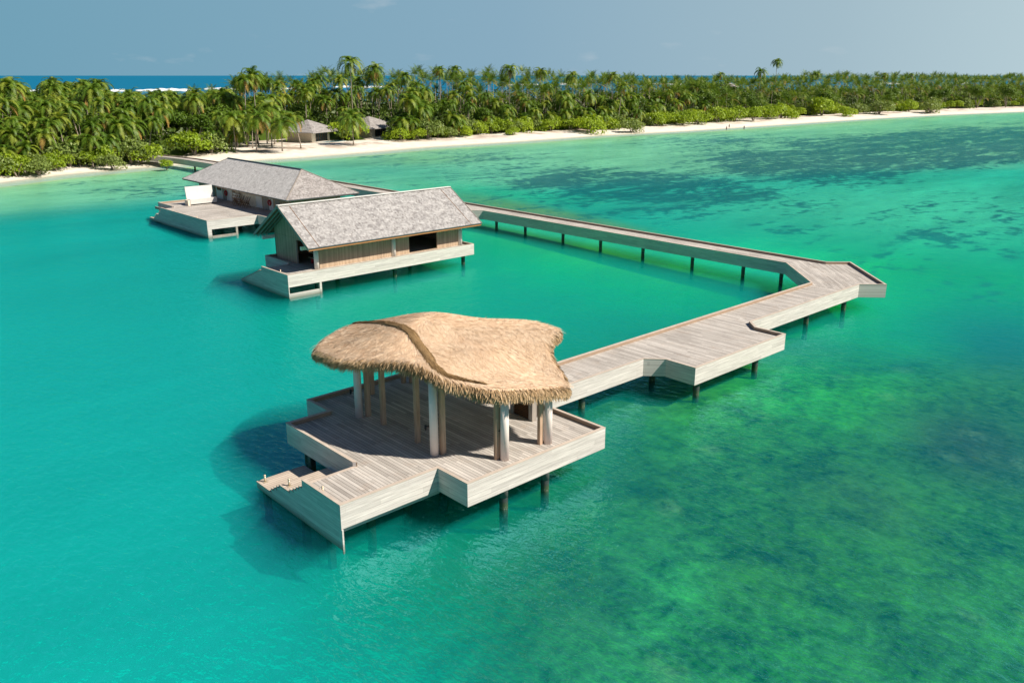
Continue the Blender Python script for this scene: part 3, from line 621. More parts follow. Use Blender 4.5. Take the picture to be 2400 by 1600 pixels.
link('thatch_fringe', fast_mesh('thatch_fringe', V, Fq, [M['fringe']]), pv)
# dark ridge roll following the crest down to the saddle and on along the eave
RP = catmull([(25.5,41.0,6.25),(25.55,40.0,6.85),(25.45,38.4,7.25),(25.05,36.6,7.58),(24.6,34.4,7.68),(23.85,32.2,7.3),(23.2,30.7,6.98),(23.2,29.8,6.6),(23.7,29.2,6.22),(24.4,28.5,6.0)], 8, False)
RP[:, 2] = tps(RP[:, :2])+.02
mb = MB(); W_ = np.interp(np.linspace(0, 1, len(RP)), [0, .15, .6, .8, 1], [.14, .20, .23, .17, .04]); mb.tube([tuple(p) for p in RP], list(W_), 12); rg = mb.build('ridge_roll', M['ridge'], pv, True)
rg.data.vertices.foreach_get('co', (a := np.zeros(len(rg.data.vertices)*3, np.float32))); a = a.reshape(-1, 3)
zc = tps(a[:, :2].astype(float)); a[:, 2] = np.where(a[:, 2] > zc, zc+(a[:, 2]-zc)*.42, a[:, 2]); rg.data.vertices.foreach_set('co', a.ravel()); rg.data.update()
n = 5000; k = r.integers(0, len(RP)-2, n); f = r.uniform(0, 1, (n, 1)); tg = RP[k+1]-RP[k]; tg /= np.linalg.norm(tg, axis=1)[:, None]
pn = np.c_[-tg[:, 1], tg[:, 0], 0*tg[:, 0]]; off = r.uniform(-1, 1, (n, 1))*W_[k][:, None]
P = RP[k]*(1-f)+RP[k+1]*f+pn*off; P[:, 2] = tps(P[:, :2])+.09*np.cos(np.clip(off[:, 0]/W_[k], -1, 1)*1.4)
D = -tg*1.3*np.where(P[:, 1:2] > 36, -1, 1)*-1 + pn*off*.9 + r.normal(0, .12, (n, 3)); D[:, 2] -= .02
V, Fq = blades(P, D, r.uniform(.2, .5, n), r.uniform(.015, .035, n), np.array([0, 0, 1.]), 4)
link('ridge_straw', fast_mesh('ridge_straw', V, Fq, [M['ridge']]), rg).matrix_parent_inverse = rg.matrix_world.inverted()
for nm in ('surface_straw',):
    pass
# columns, each with a dark spotlight; timber posts beside them
def column(x, y, rad=.215, light=True, dx=-.24, dy=.12):
    zt = float(tps(np.array([[x, y]]))[0])-.35
    m = MB(); m.tube([(x, y, ZD), (x, y, zt)], [rad, rad*.95], 28); o = m.build('column', M['column'], pv, True)
    if light:
        m = MB(); m.tube([(x+dx*.8, y+dy*.8, 3.55), (x+dx*1.5, y+dy*1.5, 3.55)], .03, 8); m.tube([(x+dx*1.5, y+dy*1.5, 3.62), (x+dx*1.5, y+dy*1.5, 3.36)], .055, 10); l = m.build('spotlight', M['black'], o, True); l.matrix_parent_inverse = o.matrix_world.inverted()
for a_ in [(23.12,37.45),(23.15,30.72),(25.35,27.95),(28.3,27.9)]: column(*a_, dx=-.19, dy=.19, light=a_[0] < 28)
def post(x, y, wx=.26, wy=.2, lean=(0, 0)):
    zt = float(tps(np.array([[x, y]]))[0])-.35
    m = MB(); m.hexa([(x-wx/2, y-wy/2, ZD), (x+wx/2, y-wy/2, ZD), (x+wx/2, y+wy/2, ZD), (x-wx/2, y+wy/2, ZD), (x-wx/2+lean[0], y-wy/2+lean[1], zt), (x+wx/2+lean[0], y-wy/2+lean[1], zt), (x+wx/2+lean[0], y+wy/2+lean[1], zt), (x-wx/2+lean[0], y+wy/2+lean[1], zt)])
    for s in (-1, 1): m.box((x-wx/2-.03, y+s*wy*.18-.02, ZD+.003), (x-wx/2+.01, y+s*wy*.18+.02, zt-.3))
    m.build('post', M['post'], pv)
for p_ in [(23.55,37.2),(23.5,35.65),(23.45,32.5),(23.55,30.55),(25.12,28.25),(27.95,28.1),(25.6,39.9),(28.1,40.2),(28.5,39.9),(30.6,35.9),(30.6,38.2),(29.9,33.9)]: post(*p_)
cab = empty('louvred_cabinet', (29.9, 31.2, ZD), 'tall brown louvred timber screen standing on the deck at the right end of the pavilion', 'screen')
m = MB(); m.box((29.72, 30.72, ZD), (30.35, 31.95, 4.6)); m.build('panel', M['dark'], cab)
m = MB()
for k in range(24): m.hexa([(29.66,30.75,ZD+.1+k*.1),(29.715,30.75,ZD+.06+k*.1),(29.715,31.9,ZD+.06+k*.1),(29.66,31.9,ZD+.1+k*.1),(29.66,30.75,ZD+.12+k*.1),(29.715,30.75,ZD+.14+k*.1),(29.715,31.9,ZD+.14+k*.1),(29.66,31.9,ZD+.12+k*.1)])
m.build('louvres', M['brown'], cab)
m = MB(); m.box((29.62, 30.42, ZD), (29.95, 30.715, 4.7)); m.build('corner_post', M['greypost'], cab)
m = MB(); m.box((29.62, 31.955, ZD), (30.1, 32.2, 4.7)); m.build('corner_post', M['greypost'], cab)

def bollard(x, y, z, label):
    b = empty('bollard_light', (x, y, z), label, 'bollard light', 'small metal bollard lights on the landings')
    m = MB(); m.tube([(x, y, z), (x, y, z+.30)], .052, 12); m.build('stem', M['steel'], b, True)
    m = MB(); m.tube([(x, y, z+.30), (x, y, z+.33), (x, y, z+.38)], [.06, .06, .05], 14); m.build('cap', M['steel'], b, True)
    m = MB(); m.box((x-.12, y-.12, z+.002), (x+.12, y+.12, z+.02)); m.build('base_plate', M['steel'], b)
g1 = 'small metal bollard lights on the landings'
bollard(16.95, 30.9, ZT+.001 if False else ZD, 'small metal bollard light on the pavilion landing beside the coaming')
bollard(17.0, 34.2, 1.15, 'small metal bollard light on the middle step of the pavilion landing stair')
bollard(17.0, 36.8, .40, 'small metal bollard light on the lowest landing of the pavilion stair')
bollard(37.1, 72.6, ZD, 'small white bollard light on the deck corner of the gabled boathouse')
bollard(44.7, 117.5, ZD, 'small bollard light at the left edge of the hip-roofed building deck')
bollard(44.7, 109.5, ZD, 'small bollard light near the front corner of the hip-roofed building deck')

# ------------------------------------------------------------------ gabled boathouse
gb = empty('gabled_boathouse', (48, 76, 0), 'gabled boathouse with grey shingle roof and vertical timber walls on its own deck', 'boathouse')
GP = [(36.72,70.52),(59.45,70.52),(59.45,80.4),(39.5,80.4),(39.5,75.8),(36.72,75.8)]
platform(gb, GP, 'ffffof', M['deck'])
gb.children[-1]
fin = MB(); fin.box((36.724, 70.524, -.05), (36.8, 75.8, 1.057)); fin.build('end_board', M['fascia'], gb)
sill = MB(); sill.box((36.8, 70.53, -.25), (40.05, 70.65, .42)); sill.box((40.0, 70.5, -.5), (40.22, 70.72, 1.055)); sill.build('low_beam', M['fascia'], gb)
stair(gb, 36.72, 39.35, [(75.82+.42*i, 75.82+.42*(i+1), 1.86-.165*i) for i in range(11)], zbot=.02, vstart=75.8)
for u, v in ((40.3,71.6),(49.5,71.6),(58.75,71.6),(54.3,75.6),(45.,75.6),(40.3,79.6),(49.8,79.6),(58.75,79.6)): pile(gb, u, v)
under_beams(gb, [((37. if v < 75 else 39.9, v, 1.6), (59.2, v, 1.6), .2, .35) for v in (71.6, 75.6, 79.6)])
EV, RV, BV, EZ, RZ = 70.25, 75.75, 81.25, 4.50, 7.93; RL, RR_ = 38.95, 60.35
def slab(mb, P4, t, mi=0):
    """thin roof plane: 4 top corners CCW seen from above, thickness t downwards along the normal"""
    P4 = [Vector(p) for p in P4]; nrm = (P4[1]-P4[0]).cross(P4[3]-P4[0]).normalized(); lo = [p-nrm*t for p in P4]; mb.hexa(lo+P4, mi)
m = MB(); slab(m, [(RL,EV,EZ),(RR_,EV,EZ),(RR_,RV,RZ),(RL,RV,RZ)], .09); slab(m, [(RL,RV,RZ),(RR_,RV,RZ),(RR_,BV,EZ),(RL,BV,EZ)], .09); rf = m.build('roof', M['shingle'], gb)
m = MB(); slab(m, [(RL+.04,EV+.06,EZ-.06),(RR_-.04,EV+.06,EZ-.06),(RR_-.04,RV,RZ-.10),(RL+.04,RV,RZ-.10)], .07); slab(m, [(RL+.04,RV,RZ-.10),(RR_-.04,RV,RZ-.10),(RR_-.04,BV-.06,EZ-.06),(RL+.04,BV-.06,EZ-.06)], .07); m.build('soffit', M['soffit'], gb)
m = MB(); m.bar((RL-.03,RV-.1,RZ+.03),(RR_+.03,RV-.1,RZ+.03),.26,.05); m.bar((RL-.03,RV+.14,RZ+.02),(RR_+.03,RV+.14,RZ+.02),.24,.05); c_ = m.build('ridge_cap', M['trim'], rf); c_.matrix_parent_inverse = rf.matrix_world.inverted()
def k1(o, p): o.matrix_parent_inverse = p.matrix_world.inverted(); return o
m = MB(); m.box((RL+.02, EV-.03, EZ-.10), (RR_-.02, EV+.005, EZ-.015)); m.build('gutter', M['darktrim'], gb)
m = MB(); m.box((RL+.02, EV+.03, EZ-.27), (RR_-.02, EV+.07, EZ-.105)); m.build('eave_board', M['orange'], gb)
for s_ in (1.15, -1.45):
    x_ = RL+s_ if s_ > 0 else RR_+s_
    m = MB(); sl_ = Vector((0, RV-EV, RZ-EZ)).normalized(); nz = Vector((0, -sl_.z, sl_.y)); a_, b_ = Vector((x_, EV, EZ))+nz*.012, Vector((x_, RV-.25, RZ-.155))+nz*.012
    m.bar(a_, b_, .05, .03, upd=tuple(nz)); k1(m.build('flashing_strip', M['rustic'], rf), rf)
for xe in (RL, RR_):                     # barge boards
    for v0 in (EV, BV):
        m = MB(); a_, b_ = Vector((xe+(-.03 if xe == RL else .03), v0, EZ-.09)), Vector((xe+(-.03 if xe == RL else .03), RV, RZ-.09)); m.bar(a_, b_, .06, .26, upd=(0, -(RZ-EZ), (RV-EV)) if v0 == EV else (0, (RZ-EZ), (BV-RV)))
        m.build('barge_board', M['greypost'], gb)
for xe in (RL+.35, RL+.8, RL+1.25):     # exposed rafters under the overhang
    for v0 in (EV, BV):
        m = MB(); m.bar((xe, v0+(.1 if v0 == EV else -.1), EZ-.26), (xe, RV, RZ-.3), .08, .16, upd=(0, 0, 1)); m.build('rafter', M['greypost'], gb)
WL, WR, WF, WB = 40.45, 58.7, 71.95, 79.75
for v in (WF, WB):
    m = MB(); m.box((RL+.1, v-.11, 4.08), (RR_-.4, v+.11, 4.42)); m.build('wall_plate', M['whitecol'], gb)
zr = lambda v: RZ-.22-(RZ-EZ)/(RV-EV)*abs(v-RV)
def gable_wall(name, x, t, hole=None):
    m = MB()
    def pane(v0, v1, z0=ZD, cut=None):
        pts = [v0] + ([RV] if v0 < RV < v1 else []) + [v1]
        m.add([(x, p, z0) for p in pts]+[(x, p, zr(p)) for p in pts]+[(x+t, p, z0) for p in pts]+[(x+t, p, zr(p)) for p in pts],
              [f for i in range(len(pts)-1) for k in [len(pts)] for f in ((i, i+k, i+1+k, i+1), (2*k+i, 2*k+i+1, 3*k+i+1, 3*k+i), (i+k, 3*k+i, 3*k+i+1, i+k+1), (i, i+1, 2*k+i+1, 2*k+i))] + [(0, 2*len(pts), 3*len(pts), len(pts)), (len(pts)-1, 2*len(pts)-1, 4*len(pts)-1, 3*len(pts)-1)])
    if hole: pane(hole[1], WB); pane(WF, hole[1], hole[2])
    else: pane(WF, WB)
    m.build(name, M['clad'], gb)
gable_wall('gable_wall', WL, .12, (WF, 75.5, 4.45)); gable_wall('gable_wall', WR-.12, .12)
def fwall(u0, u1, z0, z1, v=WF, t=.12, nm='front_wall'):
    m = MB(); m.box((u0, v, z0), (u1, v+t, z1)); return m.build(nm, M['clad'], gb)
fwall(40.95, 49.42, ZD, 4.3, WF-.02); fwall(49.95, 51.70, ZD, 4.3, WF-.02); fwall(55.42, 58.45, ZD, 4.3, WF-.02); fwall(51.70, 55.42, ZD, 2.1, WF); fwall(WL, WR, ZD, 4.3, WB-.12, nm='back_wall')
for u in (40.62, 49.68, 58.62):
    m = MB(); m.tube([(u, WF-.04, ZD), (u, WF-.04, 4.3)], .235, 28); m.build('column', M['whitecol'], gb, True)
m = MB(); m.tube([(40.62, WB+.04, ZD), (40.62, WB+.04, 4.3)], .12, 12); m.build('column', M['whitecol'], gb, True)
m = MB(); m.box((WL+.13, WF+.11, ZD+.001), (WR-.13, WB-.13, ZD+.02)); m.build('inner_floor', M['greypost'], gb)
for a_, b_ in [((52.,72.3,3.95),(54.9,74.3,3.75)),((52.6,72.5,4.15),(55.4,75.4,3.9)),((51.6,72.4,3.72),(54.2,73.6,3.6))]:
    m = MB(); m.bar(a_, b_, .12, .16); m.build('loft_timber', M['post'], gb)
m = MB(); m.box((WL+.03, 75.4, ZD), (WL+.17, 75.5, 4.45)); m.build('door_jamb', M['greypost'], gb)
for zz_ in (3.1, 2.55):
    m = MB(); m.bar((WL+1.2, 72.3, zz_), (WL+1.2, 75.3, zz_), .06, .06); m.build('rack_rail', M['steel'], gb)
m = MB(); m.tube([(WL+1.2, 73.5, ZD), (WL+1.2, 73.5, 4.2)], .03, 8); m.build('rack_post', M['steel'], gb)
for k, (x, y) in enumerate([(41.7, 74.6), (41.9, 74.0)]):
    b = empty('gas_bottle', (x, y, ZD), ['red cylinder at the left on the floor in the gabled boathouse doorway', 'red cylinder at the right on the floor in the gabled boathouse doorway'][k], 'cylinder', 'red cylinders in the boathouse doorway')
    m = MB(); m.tube([(x, y, ZD), (x, y, ZD+.42), (x, y, ZD+.5), (x, y, ZD+.54)], [.14, .14, .07, .04], 14); m.build('body', M['red'], b, True)
    m = MB(); m.tube([(x, y, ZD+.54), (x, y, ZD+.6)], [.03, .05], 10); m.build('valve', M['steel'], b, True)

# ------------------------------------------------------------------ hip-roofed boathouse
hp = empty('hip_roofed_boathouse', (58, 118, 0), 'long hip-roofed boathouse with pale grey shingles and a wide sun deck, behind the gabled one', 'boathouse')
HPP = [(44.31,105.58),(51.3,105.58),(51.3,102.4),(63.2,102.4),(63.2,132.9),(54.6,132.9),(54.6,126.4),(46.05,126.4),(46.05,121.1),(44.31,121.1)]
platform(hp, HPP, 'ffffffffof', M['decky'])
m = MB(); m.box((44.314, 105.584, -.05), (44.39, 121.1, 1.057)); m.box((44.37, 105.56, -.5), (44.85, 105.7, 1.05)); m.build('end_board', M['fascia'], hp)
m = MB(); m.box((44.9, 105.6, -.15), (48.15, 105.72, .22)); m.build('low_beam', M['greypost'], hp)
m = MB(); m.box((48.12, 105.57, -.5), (48.4, 105.8, 1.055)); m.build('support_post', M['greypost'], hp)
stair(hp, 44.31, 45.95, [(121.12,121.5,1.8),(121.5,121.9,1.5),(121.9,123.0,1.18),(123.0,123.4,.9),(123.4,123.8,.62),(123.8,125.5,.38)], zbot=.02, vstart=121.1)
for u in (45.5, 51.8, 57.3, 62.7):
    for v in (106.8, 112, 118, 124, 131.5): 
        if not (u < 54 and v > 128): pile(hp, u, v)
under_beams(hp, [((u, 105.9 if u < 51 else 102.7, 1.6), (u, 126 if u < 54 else 132.6, 1.6), .2, .35) for u in (45.5, 49., 52.5, 57.3, 62.7)])
A0, A1, B0, B1, HZ, HR = 53.15, 64.3, 100.8, 134.2, 4.5, 7.67; RM = (A0+A1)/2; RA, RB_ = 106.2, 129.0
m = MB()
c0, c1, c2, c3, r0, r1 = (A0,B0,HZ), (A1,B0,HZ), (A1,B1,HZ), (A0,B1,HZ), (RM,RA,HR), (RM,RB_,HR)
lo = lambda p, d=.1: (p[0], p[1], p[2]-d)
def roofface(name, top, mat):
    m = MB(); k = len(top); m.add(list(top)+[lo(p) for p in top], [tuple(range(k)), tuple(range(2*k-1, k-1, -1))]+[(i, i+k, (i+1) % k+k, (i+1) % k) for i in range(k)]); return m.build(name, mat, hp)
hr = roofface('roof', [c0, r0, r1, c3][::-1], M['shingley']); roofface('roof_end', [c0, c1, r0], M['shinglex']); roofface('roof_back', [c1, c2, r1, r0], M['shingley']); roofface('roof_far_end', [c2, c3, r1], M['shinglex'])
m = MB(); m.bar(Vector(r0)+Vector((0,-.1,.03)), Vector(r1)+Vector((0,.1,.03)), .3, .07); k1(m.build('ridge_cap', M['darktrim'], hr), hr)
for a_, b_ in ((c0, r0), (c1, r0), (c2, r1), (c3, r1)):
    m = MB(); m.bar(Vector(a_)+Vector((0,0,.015)), Vector(b_)+Vector((0,0,.03)), .16, .05); k1(m.build('hip_cap', M['greypost'], hr), hr)
m = MB()
for a_, b_ in (((A0,B0),(A1,B0)), ((A1,B0),(A1,B1)), ((A1,B1),(A0,B1)), ((A0,B1),(A0,B0))): m.bar((*a_, HZ-.09), (*b_, HZ-.09), .05, .14)
m.build('gutter', M['darktrim'], hp)
m = MB(); m.box((A0+.1, B0+.1, HZ-.24), (A1-.1, B1-.1, HZ-.17)); m.build('soffit', M['orange'], hp)
HW = 55.1; W0, W1 = 103.2, 132.7; HE = 62.6
def hw(nm, v0, v1, z0, z1, mat, off=0., t=.1): 
    m = MB(); m.box((HW-off, v0, z0), (HW-off+t, v1, z1)); return m.build(nm, mat, hp)
hw('side_wall', W0, W1, ZD, 4.3, M['clad'], 0, .14)
m = MB(); m.box((HW+.15, W0, ZD), (HE, W0+.14, 4.3)); m.build('end_wall', M['clad'], hp)
m = MB(); m.box((HW+.15, W1-.14, ZD), (HE, W1, 4.3)); m.build('end_wall', M['clad'], hp)
m = MB(); m.box((HE, W0, ZD), (HE+.14, W1, 4.3)); m.build('back_wall', M['clad'], hp)
for v0, v1 in ((124.15, 126.3), (120.95, 122.85), (111.5, 113.3), (108.2, 109.4)): hw('white_panel', v0, v1, ZD+.05, 4.1, M['white'], .06, .05)
hw('pale_bay', 113.4, 120.1, ZD, 4.1, M['cream'], .04, .03)
for v0, v1 in ((123.0, 123.9), (109.6, 111.2), (106.3, 107.6)): hw('door', v0, v1, ZD+.02, 4.05, M['greypost'], .05, .04)
for v0, v1 in ((120.2, 120.7), (127.0, 128.)): hw('door_frame', v0, v1, ZD, 4.2, M['greypost'], .07, .06)
wdw = hw('window', 124.5, 125.95, 3.35, 3.85, M['brown'], .10, .03); k1(hw('window_pane', 124.62, 125.2, 3.42, 3.78, M['glass'], .12, .015), wdw); k1(hw('window_pane', 125.28, 125.85, 3.42, 3.78, M['glass'], .12, .015), wdw)
def ring(cx, cy, cz, lab):
    b = empty('lifebuoy', (cx, cy, cz), lab, 'lifebuoy', 'red lifebuoys hanging on the boathouse wall')
    m = MB(); R_, r_ = .33, .1; N, K = 24, 8
    m.add([(cx+r_*sin(2*pi*j/K), cy+(R_+r_*cos(2*pi*j/K))*cos(2*pi*i/N), cz+(R_+r_*cos(2*pi*j/K))*sin(2*pi*i/N)) for i in range(N) for j in range(K)],
          [(i*K+j, ((i+1) % N)*K+j, ((i+1) % N)*K+(j+1) % K, i*K+(j+1) % K) for i in range(N) for j in range(K)]); m.build('ring', M['red'], b, True)
    m = MB(); m.box((cx+.02, cy-.06, cz+.25), (cx+.1, cy+.06, cz+.5)); m.build('hook', M['white'], b)
ring(HW-.22, 122.7, 3.15, 'red lifebuoy on the boathouse wall between white panels, nearer the white bench')
ring(HW-.22, 109.0, 3.15, 'red lifebuoy on the boathouse wall near its front corner, right of the folded chairs')
def folded_chair(x, y, rz, label):
    b = empty('folding_chair', (x, y, ZD), label, 'folding chair', 'folding timber chairs leaning at the boathouse wall', rz)
    def P_(m, a, c, w_=.05): 
        R = lambda p: (x+p[0]*cos(rz)-p[1]*sin(rz), y+p[0]*sin(rz)+p[1]*cos(rz), ZD+p[2]); m.bar(R(a), R(c), w_)
    for k in (-.28, .28):
        m = MB(); P_(m, (-.45, k, 0), (.35, k, 1.5)); m.build('leg', M['rustic'], b)
        m = MB(); P_(m, (.35, k*.85, 0), (-.35, k*.85, 1.1)); m.build('leg', M['rustic'], b)
    m = MB()
    for q_ in (.55, .7, .85, 1.0): P_(m, (-.1+q_*.2-.1, -.3, q_), (-.1+q_*.2-.1, .3, q_), .06)
    m.build('backrest', M['rustic'], b)
    m = MB(); P_(m, (-.32, -.28, .62), (.1, -.28, .62)); P_(m, (-.32, .28, .62), (.1, .28, .62)); P_(m, (-.32, -.28, .62), (-.32, .28, .62)); m.build('seat', M['rustic'], b)
for i, y in enumerate((118.0, 117.0, 116.0, 114.9, 114.0)):
    folded_chair(54.1-.15*(i % 2), y, .06*(i-2), ['leftmost of five folded timber chairs in front of the cream bay', 'second from left of five folded timber chairs', 'middle one of five folded timber chairs by the boathouse', 'fourth from left of five folded timber chairs', 'rightmost of five folded timber chairs in front of the cream bay'][i])
rk = empty('board_rack', (54.6, 119.2, ZD), 'pale wall rack holding white boards beside the folded chairs', 'board rack')
for z in (2.5, 2.95, 3.4):
    m = MB(); m.tube([(54.75, 117.6, z), (54.7, 118.0, z), (54.7, 119.6, z), (54.75, 120.1, z)], [.05, .14, .14, .04], 10); m.build('board', M['white'], rk, True)
for y in (118.1, 119.5):
    m = MB(); m.box((54.85, y, ZD), (54.95, y+.08, 3.9)); m.build('upright', M['greypost'], rk)
bn = empty('white_bench', (50.7, 121.6, ZD), 'big white bench with a tall upright back panel on the boathouse sun deck', 'bench')
m = MB(); m.hexa([(48.85,121.3,2.2),(52.8,121.3,2.2),(52.8,122.3,2.2),(48.85,122.3,2.2),(48.8,121.2,2.9),(52.85,121.2,2.9),(52.85,122.3,2.9),(48.8,122.3,2.9)]); m.build('seat', M['white'], bn)
m = MB(); m.hexa([(48.8,122.32,2.2),(52.75,122.32,2.2),(52.75,122.55,2.2),(48.8,122.55,2.2),(48.65,122.36,4.62),(52.7,122.36,4.62),(52.7,122.52,4.62),(48.65,122.52,4.62)]); m.build('backrest', M['white'], bn)
for u in (49.1, 52.7):
    m = MB(); m.box((u-.1, 121.5, ZD), (u+.1, 122.5, 2.2)); m.build('leg', M['greypost'], bn)
m = MB(); m.box((48.45, 121.25, ZD+.01), (48.78, 122.4, 2.82)); m.build('armrest', M['cream'], bn)

# ------------------------------------------------------------------ vegetation
M['palm'] = mat_leaf('palm_leaf', [(.035,.085,.006), (.085,.17,.012), (.21,.30,.03)], .30)
M['palm2'] = mat_leaf('palm_leaf_young', [(.14,.21,.02), (.23,.30,.03), (.34,.37,.05)], .32)
M['palmdry'] = mat_leaf('palm_leaf_dry', [(.22,.13,.03), (.33,.20,.05), (.42,.28,.09)], .2, .7, .2)
M['bark'] = mat_plain('palm_bark', (.30,.25,.20), .85, .3, 4.)
M['shrub'] = mat_leaf('shrub_leaf', [(.15,.24,.012), (.25,.36,.018), (.40,.50,.03)], .34)
M['shrub2'] = mat_leaf('shrub_leaf_grey', [(.11,.17,.03), (.19,.26,.06), (.30,.37,.10)], .30)
M['tree'] = mat_leaf('tree_leaf', [(.05,.10,.008), (.09,.165,.012), (.17,.26,.022)], .28)
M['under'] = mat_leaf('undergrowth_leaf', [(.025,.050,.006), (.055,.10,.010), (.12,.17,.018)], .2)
def palm_crown(seed, nf=26, L=4.8, wind=(.35, -.2), nl=15):
    r = np.random.default_rng(seed); V = []; F = []; MI = []; base = 0
    def quad(p, mi):
        nonlocal base
        V.extend(p); F.append((base, base+1, base+2, base+3)); MI.append(mi); base += 4
    for k in range(nf):
        a = 2*pi*k*.381966*1.0 + r.uniform(-.2, .2); lev = k/nf            # young upright fronds last
        el = radians(np.interp(lev, [0, .3, .7, 1], [-22, 20, 50, 80]) + r.uniform(-8, 8)); Lf = L*np.interp(lev, [0, .4, .8, 1], [.85, 1.05, .95, .6])*r.uniform(.88, 1.1)
        d = np.array([cos(a)*cos(el), sin(a)*cos(el), sin(el)]); mi = 0 if lev > .18 else (2 if r.random() < .22 else 1)
        if lev > .3 and r.random() < .2: mi = 1
        N = nl; P = [np.array([0, 0, 0.])]; dd = d.copy()
        for i in range(N):
            P.append(P[-1]+dd*Lf/N); dd = dd+np.array([wind[0]*.06, wind[1]*.06, -.105-.018*i]); dd /= np.linalg.norm(dd)
        for i in range(N):
            t = (P[i+1]-P[i]); t /= np.linalg.norm(t); s_ = np.cross(t, [0, 0, 1.]); s_ /= np.linalg.norm(s_)+1e-6; u_ = np.cross(s_, t)
            f = (i+.5)/N; ll = (.38+.52*sin(pi*min(f*1.05+.12, 1)))*L/4.3*(.75 if f > .85 else 1)
            if f < .12: continue
            for sg in (-1, 1):
                for h in (0., .5):
                    b = P[i]+(P[i+1]-P[i])*h; droop = r.uniform(.25, .65); o = s_*sg*(1-droop*.35)+t*.55-np.array([0, 0, 1])*droop*.75+u_*.12; o /= np.linalg.norm(o); w_ = t*.085*L/4.3
                    e = b+o*ll*r.uniform(.85, 1.1); quad([b-w_*.8, b+w_*.8, e+w_*.3, e-w_*.3], mi)
            w0 = s_*.045*(1-f*.7); quad([P[i]-w0, P[i]+w0, P[i+1]+w0*.8, P[i+1]-w0*.8], 1)
    return fast_mesh('palm_crown', np.array(V), np.array(F), [M['palm'], M['palm2'], M['palmdry']], np.array(MI))
def palm_trunk(seed, H, lean):
    r = np.random.default_rng(seed); m = MB(); n_ = 9; pts = []
    for i in range(n_):
        f = i/(n_-1); pts.append((lean[0]*(f**1.6), lean[1]*(f**1.6), H*f))
    m.tube(pts, [np.interp(i/(n_-1), [0, .08, 1], [.24, .15, .095]) for i in range(n_)], 8); me = bpy.data.meshes.new('palm_trunk'); me.from_pydata(m.v, [], m.f); me.materials.append(M['bark']); me.polygons.foreach_set('use_smooth', [True]*len(m.f)); return me
CROWNS = [palm_crown(100+i, nf=[28, 25, 30, 24, 27, 32][i % 6], L=[5.2, 4.7, 5.5, 4.9, 5.3, 4.6][i % 6]) for i in range(8)]
TRUNKS = {}
def trunk_for(H, v):
    k = (round(H), v)
    if k not in TRUNKS: TRUNKS[k] = (palm_trunk(v, k[0], [(0, 0), (1.3, -1.2), (-1.3, 1.2), (1.2, 1.3)][v]), [(0, 0), (1.3, -1.2), (-1.3, 1.2), (1.2, 1.3)][v])
    return TRUNKS[k]
def place_palm(u, v, z, H, label, group, scale=1., var=None, rz=None, lean=None):
    i = random.randrange(len(CROWNS)) if var is None else var; lv = random.choice([0, 0, 1, 2, 3]) if lean is None else lean
    tm, ln = trunk_for(H, lv)
    o = bpy.data.objects.new('palm_tree', None); COL.objects.link(o); o.location = (u, v, z); o.rotation_euler = (0, 0, random.uniform(0, 6.28) if rz is None else rz); o.empty_display_size = .5; tag(o, label, 'palm', group)
    t = bpy.data.objects.new('trunk', tm); COL.objects.link(t); t.parent = o; t.scale = (1, 1, H/round(H))
    c = bpy.data.objects.new('crown', CROWNS[i]); COL.objects.link(c); c.parent = o; c.location = (ln[0], ln[1], H); c.scale = (scale, scale, scale*random.uniform(.9, 1.08)); c.rotation_euler = (0, 0, random.uniform(0, 6.28))
    return o
def leaf_mass(name, seed, lumps, n, size, mats, mi=None, depth=.35):
    """leafy crown: leaves tilted every way, thick over the outside of several lumps and thinning inwards"""
    r = np.random.default_rng(seed); lumps = np.array(lumps, float); wgt = lumps[:, 3]**2; k = r.choice(len(lumps), n, p=wgt/wgt.sum())
    d = r.normal(0, 1, (n, 3)); d /= np.linalg.norm(d, axis=1)[:, None]; d[:, 2] = np.where(d[:, 2] < -.35, -d[:, 2], d[:, 2])
    rad = 1-depth*r.uniform(0, 1, n)**1.6 + r.normal(0, .05, n); ctr = lumps[k, :3]; R_ = lumps[k, 3][:, None]
    wob = 1+.16*np.sin(d[:, :1]*5+k[:, None])*np.cos(d[:, 1:2]*4.2+k[:, None]*2)
    P = ctr+d*R_*rad[:, None]*wob*np.array([1, 1, .82]); P[:, 2] = np.maximum(P[:, 2], .12)
    nn = d*.8+r.normal(0, .55, (n, 3))+np.array([0, 0, .35]); nn /= np.linalg.norm(nn, axis=1)[:, None]; a = np.cross(nn, r.normal(0, 1, (n, 3))); a /= np.linalg.norm(a, axis=1)[:, None]; b = np.cross(nn, a)
    sz = (size*r.uniform(.6, 1.3, n))[:, None]; V = np.stack([P-a*sz, P-b*sz*.5, P+a*sz, P+b*sz*.5], 1).reshape(-1, 3)
    return fast_mesh(name, V, np.arange(n*4).reshape(-1, 4), mats)
def lump_set(seed, R_, n, h):
    r = np.random.default_rng(seed); return [(r.uniform(-R_, R_)*.75, r.uniform(-R_, R_)*.75, h*r.uniform(.08, .62), R_*r.uniform(.42, .62)) for _ in range(n)]+[(0, 0, h*.42, R_*.62)]
def woody(seed, h, R_, n=5):
    r = np.random.default_rng(seed); m = MB()
    for i in range(n):
        a = r.uniform(0, 6.28); m.tube([(0, 0, -.2), (cos(a)*R_*.2, sin(a)*R_*.2, h*.35), (cos(a)*R_*.55, sin(a)*R_*.55, h*.75)], [.14, .09, .04], 6)
    me = bpy.data.meshes.new('stems'); me.from_pydata(m.v, [], m.f); me.materials.append(M['bark']); return me
SHR = [(leaf_mass('shrub_foliage', 300+i, lump_set(40+i, 2.6, 6, 3.0), 1500, .21, [M['shrub'] if i % 3 else M['shrub2']]), woody(i, 2.6, 2.2)) for i in range(6)]
